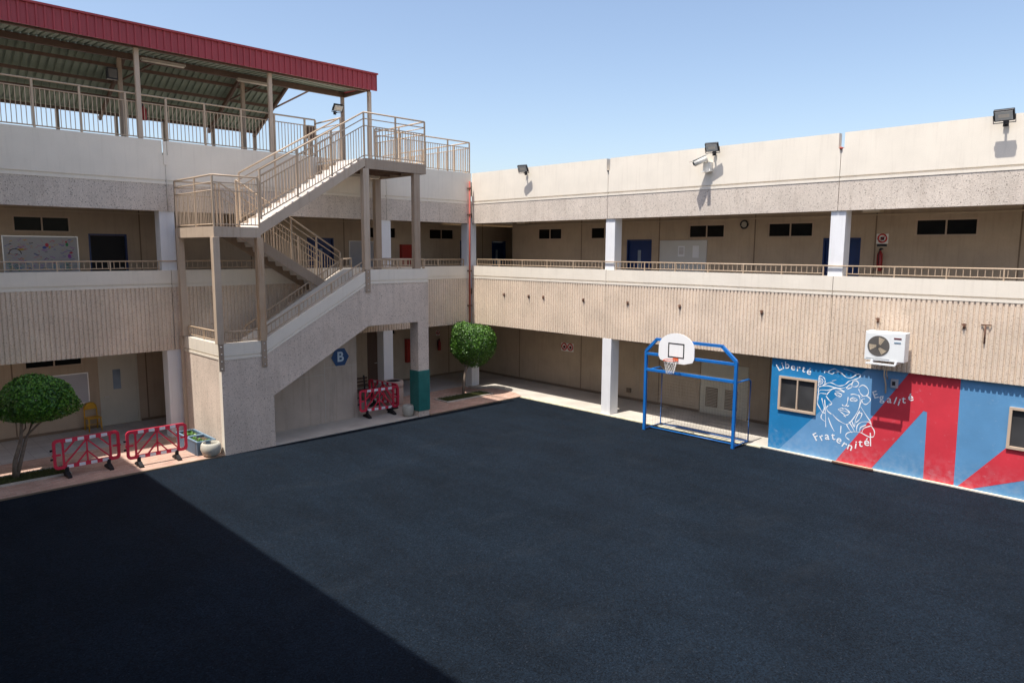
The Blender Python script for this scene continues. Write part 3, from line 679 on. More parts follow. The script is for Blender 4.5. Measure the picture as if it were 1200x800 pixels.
# low rails on the caps
def r3(p0, p1, n, nm='railing'): return rail_run(cs, p0, p1, [.33, .07], [i / n for i in range(n + 1)], .155, .018, bal=(.07, .33), pr=.022)
r3((-12.24, -.5, 3.29), (-12.24, -2.85, 3.29), 2)
r3((-12.15, -2.99, 3.29), (-11.15, -2.99, 3.29), 1)
r3((-11.0, -2.99, 3.32), (-7.45, -2.99, 5.28), 3)
r3((-7.2, -2.99, 5.35), (-4.9, -2.99, 5.35), 2)
r3((-4.89, -2.9, 5.35), (-4.89, -.2, 5.35), 2)
r3((-10.9, -1.52, 3.26), (-7.4, -1.52, 5.31), 3)
r3((-7.35, -1.52, 5.35), (-6.97, -1.52, 5.37), 1)

# ------------------------------------------------------------------ steel staircase
ss = thing('steel_staircase', 'beige steel staircase with tall railings climbing to the roof terrace', 'staircase', (-9, -1.6, 3.3))
YS = -3.10
ML, TL = 6.64, 8.97
XA, XB = -11.0, -7.36
# landings
m = MB(); m.box(-12.38, XA, YS, YS + .06, ML - .30, ML); m.box(-12.38, -12.32, YS + .061, -.20, ML - .30, ML); m.box(-12.319, XA, -.26, -.20, ML - .30, ML)
ml = m.build('half_landing', M['post'], ss)
MB().box(-12.318, XA - .002, YS + .062, -.262, ML - .08, ML - .012).build('landing_floor', M['tread'], ml)
m = MB()
for y in (-2.4, -1.7, -1.0): m.box(-12.318, XA - .01, y, y + .05, ML - .25, ML - .081)
m.build('joists', M['steel'], ml)
m = MB(); m.box(XB, -4.86, YS, YS + .06, TL - .33, TL); m.box(-4.92, -4.86, YS + .061, .0, TL - .33, TL); m.box(XB, XB + .06, YS + .061, .0, TL - .33, TL)
tl = m.build('top_landing', M['steel'], ss)
MB().box(XB + .061, -4.921, YS + .062, -.002, TL - .09, TL - .01).build('landing_floor', M['tread'], tl)
m = MB()
for y in (-2.4, -1.7, -1.0): m.box(XB + .062, -4.922, y, y + .05, TL - .28, TL - .091)
m.build('joists', M['brown_beam'], tl)
def flight(x0, z0, x1, z1, y0, y1, nst):
    dz = .20
    m = MB()
    for y in (y0, y1 - .05): m.prism([(x0, z0 + .10), (x1, z1 + .10 if z1 < 7 else z1 + .02), (x1, z1 - .26), (x0, z0 - .24)], 'y', y, y + .05)
    f = m.build('flight', M['steel'] if y0 > -2 else M['post'], ss)
    for k in range(nst):
        t0, t1 = k / nst, (k + 1) / nst
        xa, xb = x0 + (x1 - x0) * t0, x0 + (x1 - x0) * t1; z = z0 + (z1 - z0) * t1 - .04
        m = MB(); m.box(min(xa, xb), max(xa, xb) + .02, y0 + .052, y1 - .052, z - .05, z)
        xr = xa if x1 > x0 else xa - .02
        m.box(xr, xr + .02, y0 + .052, y1 - .052, z - (z1 - z0) / nst, z - .051)
        m.build('step', M['tread'], f)
flight(XA, ML + .02, XB, TL - .0, YS, -1.70, 14)
flight(-7.36, 4.42, XA, ML, -1.56, -.24, 14)
# rails
H = [1.42, 1.22, 1.0, .06]
def sr(p0, p1, posts, hs=H): return rail_run(ss, p0, p1, hs, posts, .115, .021, bal=(.06, 1.0), pr=.03)
sr((-12.35, YS + .03, ML), (XA - .02, YS + .03, ML), [0, 1])
sr((-12.35, -.24, ML), (-12.35, YS + .03, ML), [0, .55])
sr((-12.35, -.23, ML), (XA - .1, -.23, ML), [0, 1])
sr((XA + .05, YS + .03, ML + .25), (XB + .0, YS + .03, TL + .03), [0, .333, .666, 1])
sr((XA + .05, -1.66, ML + .25), (XB + .0, -1.66, TL + .03), [0, .333, .666, 1])
sr((XB + .02, YS + .03, TL + .03), (-4.89, YS + .03, TL + .03), [.5, 1])
sr((-4.89, YS + .04, TL + .03), (-4.89, -.06, TL + .03), [.5, 1])
sr((XB + .02, -1.62, TL + .03), (XB + .02, .05, TL + .03), [1])
sr((-7.42, -1.53, 4.50), (XA, -1.53, ML + .05), [0, .25, .5, .75, 1], [1.0, .82, .62, .06] and H)
sr((-7.42, -.27, 4.50), (XA, -.27, ML + .05), [0, .25, .5, .75, 1])
# posts
def spost(x0, x1, y0, y1, z0, z1, mat='post', plate=None):
    p = MB().box(x0, x1, y0, y1, z0, z1).build('post', M[mat], ss, bevel=.006)
    if plate:
        m = MB(); m.box(x0 + .02, x1 - .02, YF - .03, YF - .008, plate[0], plate[1]); q = m.build('bracket', M['steel'], p)
        m = MB()
        for k in range(4):
            z = plate[0] + .08 + k * (plate[1] - plate[0] - .16) / 3; m.tube([((x0 + x1) / 2, YF - .045, z), ((x0 + x1) / 2, YF - .03, z)], .018, 6)
        m.build('bolts', M['alu'], q)
spost(-12.42, -12.23, YF - .03, YF + .16, 3.292, ML - .301, plate=(2.5, 3.29))
spost(-11.13, -10.93, YF - .03, YF + .16, 3.292, ML - .301, 'rusty_post', plate=(2.5, 3.29))
spost(-12.40, -12.22, -.44, -.26, 3.292, ML - .301)
spost(XB - .08, XB + .14, YF - .03, YF + .16, 5.352, TL - .331, plate=(4.6, 5.35))
spost(-5.37, -5.12, YF + .0, YF + .18, 5.352, TL - .331, 'steel')
spost(-5.20, -4.95, -.45, -.25, 4.4, TL - .331, 'steel')
spost(-12.40, -12.22, -.292, -.16, 0, 3.29)

# ------------------------------------------------------------------ things on the walls
dp = MB().tube([(-.20, -.10, 2.78), (-.20, -.10, 8.92)], .038, 12)
dpo = thing('red_drain_pipe', 'tall red vertical pipe in the inner corner of the two wings', 'pipe', (-.20, -.10, 2.78))
dp.build('pipe', M['pipe'], dpo)
for z in (3.6, 5.1, 7.5, 8.6): MB().box(-.265, -.135, -.16, -.002, z, z + .05).build('clamp', M['rust'], dpo)

def floodlight(loc, lab, rz=0, tilt=35):
    o = thing('floodlight', lab, 'floodlight', (0, 0, 0), 'black floodlights on the parapets')
    # local: faces -x, arm back to the wall at +x
    c, s = math.cos(R(tilt)), math.sin(R(tilt))
    def T(x, y, z): return (x * c + z * s, y, -x * s + z * c)
    T2_ = lambda x, y, z: (x * c - z * s, y, x * s + z * c)
    h = MB(T2_).box(-.05, .05, -.25, .25, -.17, .17).build('housing', M['dark'], o, bevel=.02)
    MB(T2_).box(-.062, -.051, -.21, .21, -.13, .13).build('glass', M['lampglass'], o)
    MB(T2_).box(-.066, -.063, -.13, .13, -.05, .05).build('reflector', M['cream'], o)
    m = MB()
    for y in (-.265, .265): m.bar((0, y, 0), (.10, y, -.20), .012, .04)
    m.bar((.10, -.27, -.20), (.10, .27, -.20), .04, .02); m.bar((.10, 0, -.20), (.30, 0, -.20), .06, .05); m.box(.28, .30, -.07, .07, -.28, -.12)
    m.build('bracket', M['dark'], o)
    o.scale = (.84, .84, .84); return move(o, loc, rz)
floodlight((-.30, -3.38, 9.20), 'small black floodlight on the right parapet nearest the inner corner', .25)
floodlight((-.30, -11.60, 9.22), 'black floodlight right above the white security camera', .2)
floodlight((-.30, -19.20, 9.22), 'largest looking black floodlight at the far right end of the parapet', .0)
f = floodlight((-5.45, 1.62, 11.45), 'black floodlight on the canopy post above the stair head', R(90))

o = thing('security_camera', 'cream security camera on a wall box below the middle floodlight', 'camera', (0, -11.35, 8.7))
MB().box(-.16, -.0, -11.48, -11.22, 8.50, 8.80).build('wall_box', M['cctv'], o, bevel=.01)
m = MB(); d = Vector((-.45, .62, -.35)).normalized(); c0 = Vector((-.22, -11.38, 8.92)); m.tube([c0, c0 + d * .42], .10, 12); m.build('body', M['cctv'], o)
m = MB(); m.tube([c0 + d * .41, c0 + d * .45], .06, 12); m.build('lens', M['dark'], o)
m = MB(); m.bar(c0 + Vector((.02, 0, .11)), c0 + d * .56 + Vector((0, 0, .11)), .2, .015); m.build('sun_shield', M['cctv'], o)
m = MB(); m.bar((-.10, -11.36, 8.8), (-.25, -11.36, 8.90), .05); m.box(-.40, -.16, -11.42, -11.30, 8.47, 8.50); m.build('arm', M['cctv'], o)

for i, (y, lab) in enumerate([(-2.05, 'first rusty hook on the ribbed wall from the inner corner'), (-3.48, 'second rusty hook on the ribbed wall, pale and longer than its neighbours'),
        (-4.28, 'third rusty hook on the ribbed wall, close beside the longer one'), (-6.32, 'rusty hook on the ribbed wall just left of the panel joint'),
        (-8.35, 'rusty hook on the ribbed wall just right of the panel joint, left of the backboard'), (-10.47, 'rusty hook on the ribbed wall above the basketball backboard'),
        (-13.34, 'rusty hook on the ribbed wall above the corner of the mural'), (-16.66, 'rusty hook on the ribbed wall above the air conditioner'), (-18.69, 'rusty hook beside the long rusty rod')]):
    m = MB(); m.tube([(0, y, 4.12), (-.05, y, 4.14), (-.08, y, 4.20)], .016, 6); m.tube([(-.03, y - .05, 4.24), (-.05, y, 4.18), (-.03, y + .05, 4.24)], .016, 6); m.box(-.012, 0, y - .03, y + .03, 4.12, 4.25)
    tag(m.build('wall_hook', M['rust'], None, (0, y, 4.2)), lab, 'hook', 'rusty hooks along the ribbed wall')
m = MB(); m.tube([(-.03, -19.15, 3.78), (-.03, -19.15, 4.24)], .018, 6); m.tube([(-.03, -19.28, 4.25), (-.03, -19.05, 4.25)], .016, 6); m.box(-.03, 0, -19.17, -19.13, 3.9, 3.94)
tag(m.build('rusty_rod', M['rust'], None, (0, -19.15, 3.8)), 'long rusty iron rod hanging on the ribbed wall at far right', 'rod')

# air conditioner
ac = thing('air_conditioner', 'white outdoor air conditioner unit fixed on the ribbed wall above the mural', 'air conditioner', (-.3, -17.05, 3.1))
TA = RW(-.55)
MB(TA).box(-17.53, -16.55, -.36, 0, 3.16, 3.93).build('casing', M['acw'], ac, bevel=.015)
m = MB(TA); m.box(-17.18, -16.60, .0, .012, 3.22, 3.88); m.build('fan_panel', M['acw'], ac)
ca, cz, rr = -16.895, 3.55, .275
m = MB(TA); n = 36; m.add([(ca, .0145, cz)] + [(ca + rr * math.cos(2 * math.pi * k / n), .0145, cz + rr * math.sin(2 * math.pi * k / n)) for k in range(n)], [(0, k + 1, (k + 1) % n + 1) for k in range(n)])
m.build('fan_opening', M['acg'], ac)
m = MB(TA)
for k in range(3):
    t = R(100 + 120 * k); P = [(ca + .05 * math.cos(t), .016, cz + .05 * math.sin(t)), (ca + .24 * math.cos(t - .2), .016, cz + .24 * math.sin(t - .2)), (ca + .24 * math.cos(t + .5), .018, cz + .24 * math.sin(t + .5)), (ca + .06 * math.cos(t + .9), .018, cz + .06 * math.sin(t + .9))]
    m.quad(*P)
m.build('fan', M['tan2'], ac, fix=False)
m = MB(TA)
for q in (.265, .225, .185, .145, .105, .06):
    m.tube([(ca + q * math.cos(2 * math.pi * k / 28), .026, cz + q * math.sin(2 * math.pi * k / 28)) for k in range(28)], .0018, 4, closed=True)
for k in range(12):
    t = math.pi * k / 6; m.bar((ca, .028, cz), (ca + .265 * math.cos(t), .028, cz + .265 * math.sin(t)), .003)
m.build('fan_guard', M['acg'], ac)
MB(TA).box(-17.44, -17.26, 0.001, .006, 3.76, 3.80).build('badge', M['maroon'], ac)
MB(TA).box(-17.43, -17.27, 0.001, .010, 3.66, 3.69).build('grip', M['planter2'], ac)
m = MB(); m.box(-.60, 0, -16.78, -16.73, 3.10, 3.158); m.box(-.60, 0, -17.37, -17.32, 3.10, 3.158); m.box(-.63, -.56, -17.35, -16.62, 3.06, 3.10); m.build('bracket', M['acw'], ac)
m = MB(); m.tube([(-.15, -16.95, 3.15), (-.12, -16.95, 2.7), (.06, -16.95, 2.45), (.09, -16.95, 2.2)], .02, 8); m.tube([(-.15, -17.02, 3.15), (-.1, -17.0, 2.75), (.08, -16.98, 2.6)], .014, 8); m.build('hose', M['tan2'], ac)
o = thing('electric_box', 'small grey switch box on the mural wall under the air conditioner', 'box', (.08, -17.15, 2.45))
MB().box(.02, .118, -17.25, -17.08, 2.38, 2.62).build('box_body', M['boardd'], o, bevel=.01); MB().box(.012, .019, -17.20, -17.12, 2.45, 2.56).build('switch', M['dark'], o)

# boards, signs, extinguishers
def board(tf, a0, a1, z0, z1, lab, face='board', name='whiteboard', cat='whiteboard', group='boards along the galleries'):
    c = tf((a0 + a1) / 2, 0, z0); o = thing(name, lab, cat, c, group)
    MB(tf).box(a0 + .03, a1 - .03, .002, .022, z0 + .03, z1 - .03).build('writing_surface', M[face], o)
    m = MB(tf); m.box(a0, a1, .0, .03, z0, z0 + .03); m.box(a0, a1, 0, .03, z1 - .03, z1); m.box(a0, a0 + .03, 0, .03, z0 + .03, z1 - .03); m.box(a1 - .03, a1, 0, .03, z0 + .03, z1 - .03)
    m.build('frame', M['alu'], o); return o
b1 = board(T2, -9.78, -7.77, 5.22, 6.42, 'plain whiteboard with two sheets of paper beside the blue door')
MB(T2).box(-8.86, -8.58, .024, .026, 5.82, 6.21).build('paper', M['wpaper'], b1)
m = MB(T2)
for k in range(6): m.box(-8.82, -8.62, .0262, .027, 5.90 + k * .045, 5.915 + k * .045)
m.build('print_lines', M['joint'], b1)
MB(T2).box(-9.46, -9.20, .024, .026, 5.78, 6.22).build('paper', M['wpaper'], b1)
b2 = board(T3, -16.32, -14.28, 5.22, 6.38, 'large board covered in coloured drawings behind the left gallery rail', 'boardd')
for ci, mt in enumerate(SCRIB):
    m = MB(T3)
    for k in range(30 if ci != 5 else 12):
        a = random.uniform(-16.2, -14.45); z = random.uniform(5.32, 6.28)
        if ci == 0: z = random.uniform(5.3, 5.55); a = random.choice([random.uniform(-16.2, -15.8), random.uniform(-14.8, -14.4)])
        if ci == 6: z = random.uniform(5.32, 5.6)
        L_ = random.uniform(.04, .16); f_ = random.uniform(20, 60); d_ = .0235 + ci * .0004; wd = random.uniform(.004, .010); am = random.uniform(.008, .035)
        pts = [(a + L_ * (q / 9 - .5), z + am * math.sin(f_ * L_ * q / 9 + k)) for q in range(10)]
        m.add([(x_, d_, z_ + e) for x_, z_ in pts for e in (-wd, wd)], [(2 * q, 2 * q + 2, 2 * q + 3, 2 * q + 1) for q in range(9)])
    m.build('drawing', mt, b2, fix=False)
m = MB(T3)
m.tube([(-16.16 + .16 * (1 - math.cos(t)), .026, 5.82 + .16 * math.sin(t)) for t in [math.pi * k / 10 for k in range(11)]], .012, 5); m.build('drawing', SCRIB[5], b2)
for (a, z, w, h, mt) in ((-15.15, 6.10, .05, .06, 2), (-15.22, 6.02, .06, .04, 1), (-15.08, 6.03, .03, .04, 3), (-15.85, 5.96, .10, .03, 3), (-14.6, 6.12, .04, .06, 0), (-14.55, 5.75, .05, .07, 4), (-14.62, 6.2, .03, .03, 2), (-14.5, 5.86, .05, .03, 2)):
    m = MB(T3); n = 10; m.add([(a + w * math.cos(2 * math.pi * j / n), .0268, z + h * math.sin(2 * math.pi * j / n)) for j in range(n)], [tuple(range(n))]); m.build('drawing', SCRIB[mt], b2, fix=False)
board(T3, -4.23, -2.72, 5.22, 6.38, 'blank grey board behind the landing beside the stair post', 'boardd')
board(T3, -15.9, -14.26, .92, 1.94, 'whiteboard on the ground floor wall above the yellow chair', 'boardd')
o = board(T3, -.95, -.45, 5.1, 6.3, 'small pale board beside the red cabinet on the upper gallery', 'boardd', cat='whiteboard')
def cabinet(a0, a1, z0, z1, lab):
    o = thing('hose_cabinet', lab, 'cabinet', T3((a0 + a1) / 2, 0, z0), 'red hose cabinets')
    MB(T3).box(a0, a1, 0, .2, z0, z1).build('cabinet_body', M['cabinet'], o, bevel=.01); MB(T3).box(a0 + .04, a1 - .04, .2, .212, z0 + .04, z1 - .04).build('cabinet_door', M['cabinet'], o)
    MB(T3).box(a1 - .1, a1 - .07, .213, .23, (z0 + z1) / 2 - .05, (z0 + z1) / 2 + .05).build('handle', M['alu'], o)
cabinet(-1.62, -1.0, 5.2, 6.25, 'red hose cabinet on the upper gallery behind the stair landing')
cabinet(-1.42, -.72, .9, 1.97, 'red hose cabinet on the ground floor behind the concrete bin')
def extinguisher(loc, lab, facing='x', sign=True, h=.5):
    o = thing('fire_extinguisher', lab, 'fire extinguisher', loc, 'fire extinguishers'); x, y, z = loc
    MB().lathe([(.0, 0), (.075, .0), (.08, .03), (.08, h - .12), (.05, h - .05), (.03, h - .02), (.03, h)], loc, 16).build('cylinder', M['ext'], o)
    m = MB(); m.box(x - .03, x + .03, y - .03, y + .03, z + h, z + h + .05); m.bar((x, y, z + h + .06), (x - .1, y - .1, z + h + .04), .03); m.tube([(x, y, z + h), (x - .1, y, z + h - .02), (x - .11, y, z + .2)], .012, 6); m.build('valve', M['dark'], o)
extinguisher((2.66, -15.72, 5.45), 'fire extinguisher on the upper gallery wall under its red and white sign', h=.62)
extinguisher((.52, 2.93, 1.28), 'fire extinguisher on the ground floor wall behind the round tree')
extinguisher((-12.95, .25, 9.85), 'fire extinguisher hung on the canopy post on the roof terrace', h=.42)
def small_sign(tf, a, z, w, h, lab, n=1, cat='sign'):
    o = thing('safety_sign', lab, cat, tf(a, 0, z - h / 2)); MB(tf).box(a - w / 2, a + w / 2, .001, .008, z - h / 2, z + h / 2).build('plate', M['signw'], o)
    for k in range(n):
        c = a + (k - (n - 1) / 2) * w / n; r = min(w / n, h) * .40; m = MB(tf)
        m.tube([(c + r * math.cos(2 * math.pi * j / 20), .012, z + h * .05 + r * math.sin(2 * math.pi * j / 20)) for j in range(20)], r * .2, 6, closed=True)
        m.bar((c - r * .7, .012, z + h * .05 + r * .7), (c + r * .7, .012, z + h * .05 - r * .7), r * .25, .01)
        m.build('prohibition_ring', M['signr'], o)
        MB(tf).box(c - r * .45, c + r * .45, .0082, .0095, z - r * .35, z + r * .5).build('pictogram', M['dark'], o)
    return o
s = small_sign(T2, -3.16, 1.83, .70, .36, 'white sign with two red prohibition rings on the ground floor wall', 2)
s = small_sign(T2, -15.72, 6.42, .34, .30, 'white sign with red ring above the upper gallery extinguisher')
MB(T2).box(-15.86, -15.58, .001, .008, 6.19, 6.26).build('name_strip', M['dark'], s)
s = small_sign(T3, .53, 2.1, .22, .26, 'small sign above the ground floor extinguisher behind the round tree')
o = thing('wall_lamp', 'round bulkhead lamp on the upper gallery wall between two windows', 'lamp', (2.7, -11.2, 6.95))
m = MB(T2); m.tube([(-11.2 + .13 * math.cos(2 * math.pi * j / 24), .03, 6.95 + .13 * math.sin(2 * math.pi * j / 24)) for j in range(24)], .03, 8, closed=True); m.build('rim', M['dark'], o)
m = MB(T2); m.add([(-11.2 + .12 * math.cos(2 * math.pi * j / 24), .035, 6.95 + .12 * math.sin(2 * math.pi * j / 24)) for j in range(24)], [tuple(range(24))]); m.build('diffuser', M['pot'], o)
for y, lab in ((-15.45, 'cream junction box under the ceiling near the second blue door'), (-.55, 'cream junction box under the ceiling at the dark corridor corner')):
    o = thing('junction_box', lab, 'box', (2.5, y, 7.2), 'junction boxes under the gallery ceiling'); MB().box(2.45, 2.72, y - .28, y + .28, 7.20, 7.38).build('box_body', M['tan2'], o, bevel=.01)
    MB().box(2.44, 2.449, y - .24, y + .24, 7.22, 7.36).build('cover', M['cream'], o)
# hexagon B sign
o = thing('letter_sign', 'dark blue hexagonal sign with a pale letter B on the recessed stair wall', 'sign', (-7.57, -1.61, 2.28))
m = MB(); m.prism([(-7.57 + .345 * math.cos(R(60 * k)), 2.28 + .345 * math.sin(R(60 * k)) * 1.0) for k in range(6)], 'y', -1.625, -1.603); m.build('plate', M['signblue'], o)
vs, fs = text_mesh('B', .48, .002, .012); m = MB(); m.add([(-7.57 + x, -1.628 - w, 2.275 + y) for x, y, w in vs], fs); m.build('letter', M['signpale'], o, fix=False)
# roof bits
o = thing('loudspeaker', 'small dark loudspeaker box on the inner canopy post', 'speaker', (-13.35, 1.7, 11.2)); MB().box(-13.5, -13.2, 1.62, 1.79, 11.2, 11.55).build('speaker_box', M['dark'], o, bevel=.01); MB().box(-13.47, -13.23, 1.60, 1.618, 11.24, 11.5).build('grille', M['acg'], o)
o = thing('alarm_post', 'short brown post with a dark brown alarm box on the roof terrace', 'alarm', (-7.15, .7, 8.93)); MB().box(-7.22, -7.12, .65, .75, 8.93, 10.0).build('post', M['steel'], o); MB().box(-7.32, -7.02, .60, .80, 10.0, 10.45).build('alarm_box', M['brown_beam'], o, bevel=.02)
for (x, y, tf_, lab) in ((-12.5, 0, 'L', 'small conduit stub in the parapet notch of the shaded wing'),):
    m = MB(); m.box(x - .05, x + .05, -.03, -.001, 8.55, 9.25); m.tube([(x, -.02, 8.55), (x, -.02, 7.3)], .008, 6)
    tag(m.build('conduit', M['cream'], None, (x, 0, 8.5)), lab, 'conduit')
m = MB(); m.tube([(-.04, -15.40, 8.85), (.12, -15.40, 8.85)], .04, 8); tag(m.build('drain_spout', M['pipe'], None, (0, -15.4, 8.85)), 'short red spout in the parapet notch above the second column', 'spout')
m = MB(); m.tube([(-.04, -7.35, 8.83), (.12, -7.35, 8.83)], .03, 8); tag(m.build('drain_spout', M['dark'], None, (0, -7.35, 8.83)), 'short dark spout in the parapet notch above the first column', 'spout')

# ------------------------------------------------------------------ goal with basketball board
g = thing('combined_goal', 'blue steel goal frame with sloped top corners at the court edge', 'goal', (-.8, -11.4, 0))
y0, y1 = -9.74, -13.0; xf = -.8; w = .09
m = MB(); m.box(xf - w / 2, xf + w / 2, y0 - w / 2, y0 + w / 2, 0, 2.70); m.build('upright', M['goal'], g, bevel=.008)
m = MB(); m.box(xf - w / 2, xf + w / 2, y1 - w / 2, y1 + w / 2, 0, 2.70); m.build('upright', M['goal'], g, bevel=.008)
for z in (2.08, 2.62): MB().box(xf - w / 2, xf + w / 2, y1 + .046, y0 - .046, z - .045, z + .045).build('crossbar', M['goal'], g, bevel=.008)
MB().bar((xf, y0, 2.70), (xf, y0 - .40, 3.12), w).build('corner_brace', M['goal'], g)
MB().bar((xf, y1, 2.70), (xf, y1 + .48, 3.12), w).build('corner_brace', M['goal'], g)
MB().bar((xf, y0 - .38, 3.13), (xf, y1 + .46, 3.13), w).build('crossbar', M['goal'], g)
xb = .18
for yy in (y0, y1):
    m = MB(); m.tube([(xf, yy, 2.05), (xb - .15, yy, 2.06), (xb, yy, 1.98), (xb, yy, .06), (xf, yy, .05)], .026, 8); m.build('rear_frame', M['goal'], g)
m = MB(); m.tube([(xb, y0, .06), (xb, y1, .06)], .024, 8); m.build('ground_bar', M['goal'], g)
MB().tube([(xf + .3, y0, .055), (xf + .3, y1, .055)], .02, 8).build('ground_bar', M['goal'], g)
# goal net: sagging cord mesh behind the posts
m = MB(); n1, n2 = 30, 18
def netp(i, j):
    u = i / n1; v = j / n2; sag = .06 * math.sin(math.pi * u) * math.sin(math.pi * v)
    yy = y0 + (y1 - y0) * u
    return (xb - .02 - .55 * max(0, v - .92) / .08 * .0 + sag, yy + .02 * math.sin(9 * v + 5 * u), .07 + 1.93 * v - .05 * math.sin(math.pi * u) * v)
for i in range(n1 + 1): m.tube([netp(i, j) for j in range(n2 + 1)], .0024, 3, caps=False)
for j in range(n2 + 1): m.tube([netp(i, j) for i in range(n1 + 1)], .0024, 3, caps=False)
for k in range(7):
    x = xf + (xb - xf) * k / 6
    m.tube([(x, y0, .06), (x, y0, 2.04)], .0022, 3); m.tube([(x, y1, .06), (x, y1, 2.04)], .0022, 3)
for k in range(13):
    z = .1 + k * .155
    for yy in (y0, y1): m.tube([(xf, yy, z), (xb, yy, z)], .0022, 3)
for k in range(31):
    yy = y0 + (y1 - y0) * k / 30; m.tube([(xf, yy, 2.03), ((xf + xb) / 2, yy, 1.97), (xb, yy, 2.0)], .0022, 3)
m.build('goal_net', M['netd'], g)
bb = thing('basketball_board', 'white rounded basketball backboard with orange rim on the blue goal', 'backboard', (-.9, -10.93, 2.4))
TB = RW(-.88); yc = -10.95
prof = [(yc - .48, 2.42), (yc + .48, 2.42)]
pp = [(yc + .30, 2.42), (yc + .60, 2.50), (yc + .66, 2.62), (yc + .66, 2.92)] + [(yc + .66 * math.cos(t), 2.92 + .48 * math.sin(t)) for t in [math.pi * k / 16 for k in range(1, 16)]] + [(yc - .66, 2.92), (yc - .66, 2.62), (yc - .60, 2.50), (yc - .30, 2.42)]
MB().prism(pp, 'x', -.905, -.88).build('backboard', M['bboard'], bb)
m = MB()
for a0, a1, z0, z1 in ((-.30, .30, 3.04, 3.08), (-.30, .30, 2.60, 2.64), (-.30, -.26, 2.64, 3.04), (.26, .30, 2.64, 3.04)): m.box(-.909, -.9055, yc + a0, yc + a1, z0, z1)
m.build('target_square', M['dark'], bb)
MB().box(-.879, -.845, yc - .10, yc + .10, 2.55, 3.15).build('mount', M['goal'], bb)
rc = Vector((-1.22, yc, 2.56)); rr = .225
m = MB(); m.tube([rc + Vector((rr * math.cos(2 * math.pi * k / 28), rr * math.sin(2 * math.pi * k / 28), 0)) for k in range(28)], .014, 8, closed=True); m.bar(rc + Vector((.2, .08, 0)), (-.908, yc + .08, 2.56), .02, .03); m.bar(rc + Vector((.2, -.08, 0)), (-.908, yc - .08, 2.56), .02, .03); m.box(-.92, -.9095, yc - .10, yc + .10, 2.48, 2.60)
m.build('rim', M['rim'], bb)
m = MB(); ns = 12
for k in range(ns):
    for s in (1, -1):
        P = []
        for j in range(7):
            t = 2 * math.pi * (k + s * j * .5) / ns; r2 = rr * (1 - .45 * (j / 6) ** .8); P.append(rc + Vector((r2 * math.cos(t), r2 * math.sin(t), -.42 * j / 6)))
        m.tube(P, .006, 4, caps=False)
m.build('hoop_net', M['net'], bb)
m = MB(); random.seed(3)
P = [(-.55 + .18 * math.cos(t * 1.1) + .02 * t, -11.6 + .35 * math.sin(t * .7) - .03 * t, .012) for t in [k * .4 for k in range(30)]]
m.tube(P, .008, 5); tag(m.build('dark_squiggle', M['black'], None, (-.5, -11.6, 0)), 'thin dark squiggle lying on the asphalt in front of the goal', 'squiggle')  # thin dark squiggle on the asphalt, of unknown kind

# ------------------------------------------------------------------ barriers
def barrier():
    o = thing('safety_barrier', '', 'barrier', (0, 0, 0), 'red and white plastic barriers')
    W, z0, z1 = .80, .22, 1.02; t = .028
    def rr(hw, a, b, rad):
        P = []
        for cx, cz, s in ((hw - rad, b - rad, 0), (-hw + rad, b - rad, 90), (-hw + rad, a + rad, 180), (hw - rad, a + rad, 270)):
            for k in range(5): P.append((cx + rad * math.cos(R(s + 22.5 * k)), cz + rad * math.sin(R(s + 22.5 * k))))
        return P
    # outer frame as closed rounded loop
    m = MB(); out = rr(W, z0, z1, .11); inn = rr(W - .07, z0 + .075, z1 - .075, .06); n = len(out)
    vs = [(a, -t, b) for a, b in out] + [(a, -t, b) for a, b in inn] + [(a, t, b) for a, b in out] + [(a, t, b) for a, b in inn]; fs = []
    for i in range(n):
        j = (i + 1) % n
        fs += [(i, j, n + j, n + i), (2 * n + i, 3 * n + i, 3 * n + j, 2 * n + j), (i, 2 * n + i, 2 * n + j, j), (n + i, n + j, 3 * n + j, 3 * n + i)]
    m.add(vs, fs)
    for x in (-.56, .56): m.box(x - .025, x + .025, -.022, .022, z0 + .07, z1 - .07)
    for x in (-.72, .72):
        m.box(x - .10, x + .10, -.02, .02, .58, .63)
    m.build('frame', M['bar'], o)
    m = MB(); B = lambda a, b, c, d: m.bar((a, 0, b), (c, 0, d), .036, .036)
    B(0, .92, -.53, .34); B(0, .92, .53, .34); B(-.28, .93, -.53, .66); B(.28, .93, .53, .66); B(0, .32, 0, .90); B(0, .60, -.26, .30); B(0, .60, .26, .30)
    m.build('lattice', M['bar'], o)
    for zc in (z0 + .05, z1 - .055):
        for x in (-.42, -.14, .14, .42): MB().box(x - .075, x + .075, -.0335, .0335, zc - .043, zc + .043).build('reflective_band', M['refl'], o)
    m = MB()
    for zc in (z0 + .05, z1 - .055): m.box(-.60, .60, -.031, .031, zc - .05, zc + .05)
    m.build('rail', M['bar'], o)
    for x in (-.50, .50):
        m = MB(); m.box(x - .04, x + .04, -.04, .04, .08, .26); m.prism([(-.26, .0), (.26, .0), (.26, .05), (.06, .13), (-.06, .13), (-.26, .05)], 'x', x - .05, x + .05); m.build('foot', M['black'], o)
    m = MB()
    for z in (.48, .72): m.box(-.86, -.80, -.015, .015, z, z + .05)
    m.build('hook', M['black'], o)
    return o
b = barrier(); proto = b
def put_b(o, loc, rz, lab): move(o, loc, rz); o['label'] = lab
put_b(proto, (-15.65, -2.15, .03), R(1), 'red and white barrier beside the wide tree at the far left')
put_b(copy_tree(proto), (-13.99, -2.50, .03), R(-1), 'red and white barrier standing in front of the dark planter boxes')
put_b(copy_tree(proto), (-6.20, -1.95, .028), R(-6), 'red and white barrier facing the court beside the stair opening under the landing')
put_b(copy_tree(proto), (-5.35, -.95, .028), R(-82), 'red barrier turned sideways between the under stair opening and the bin')

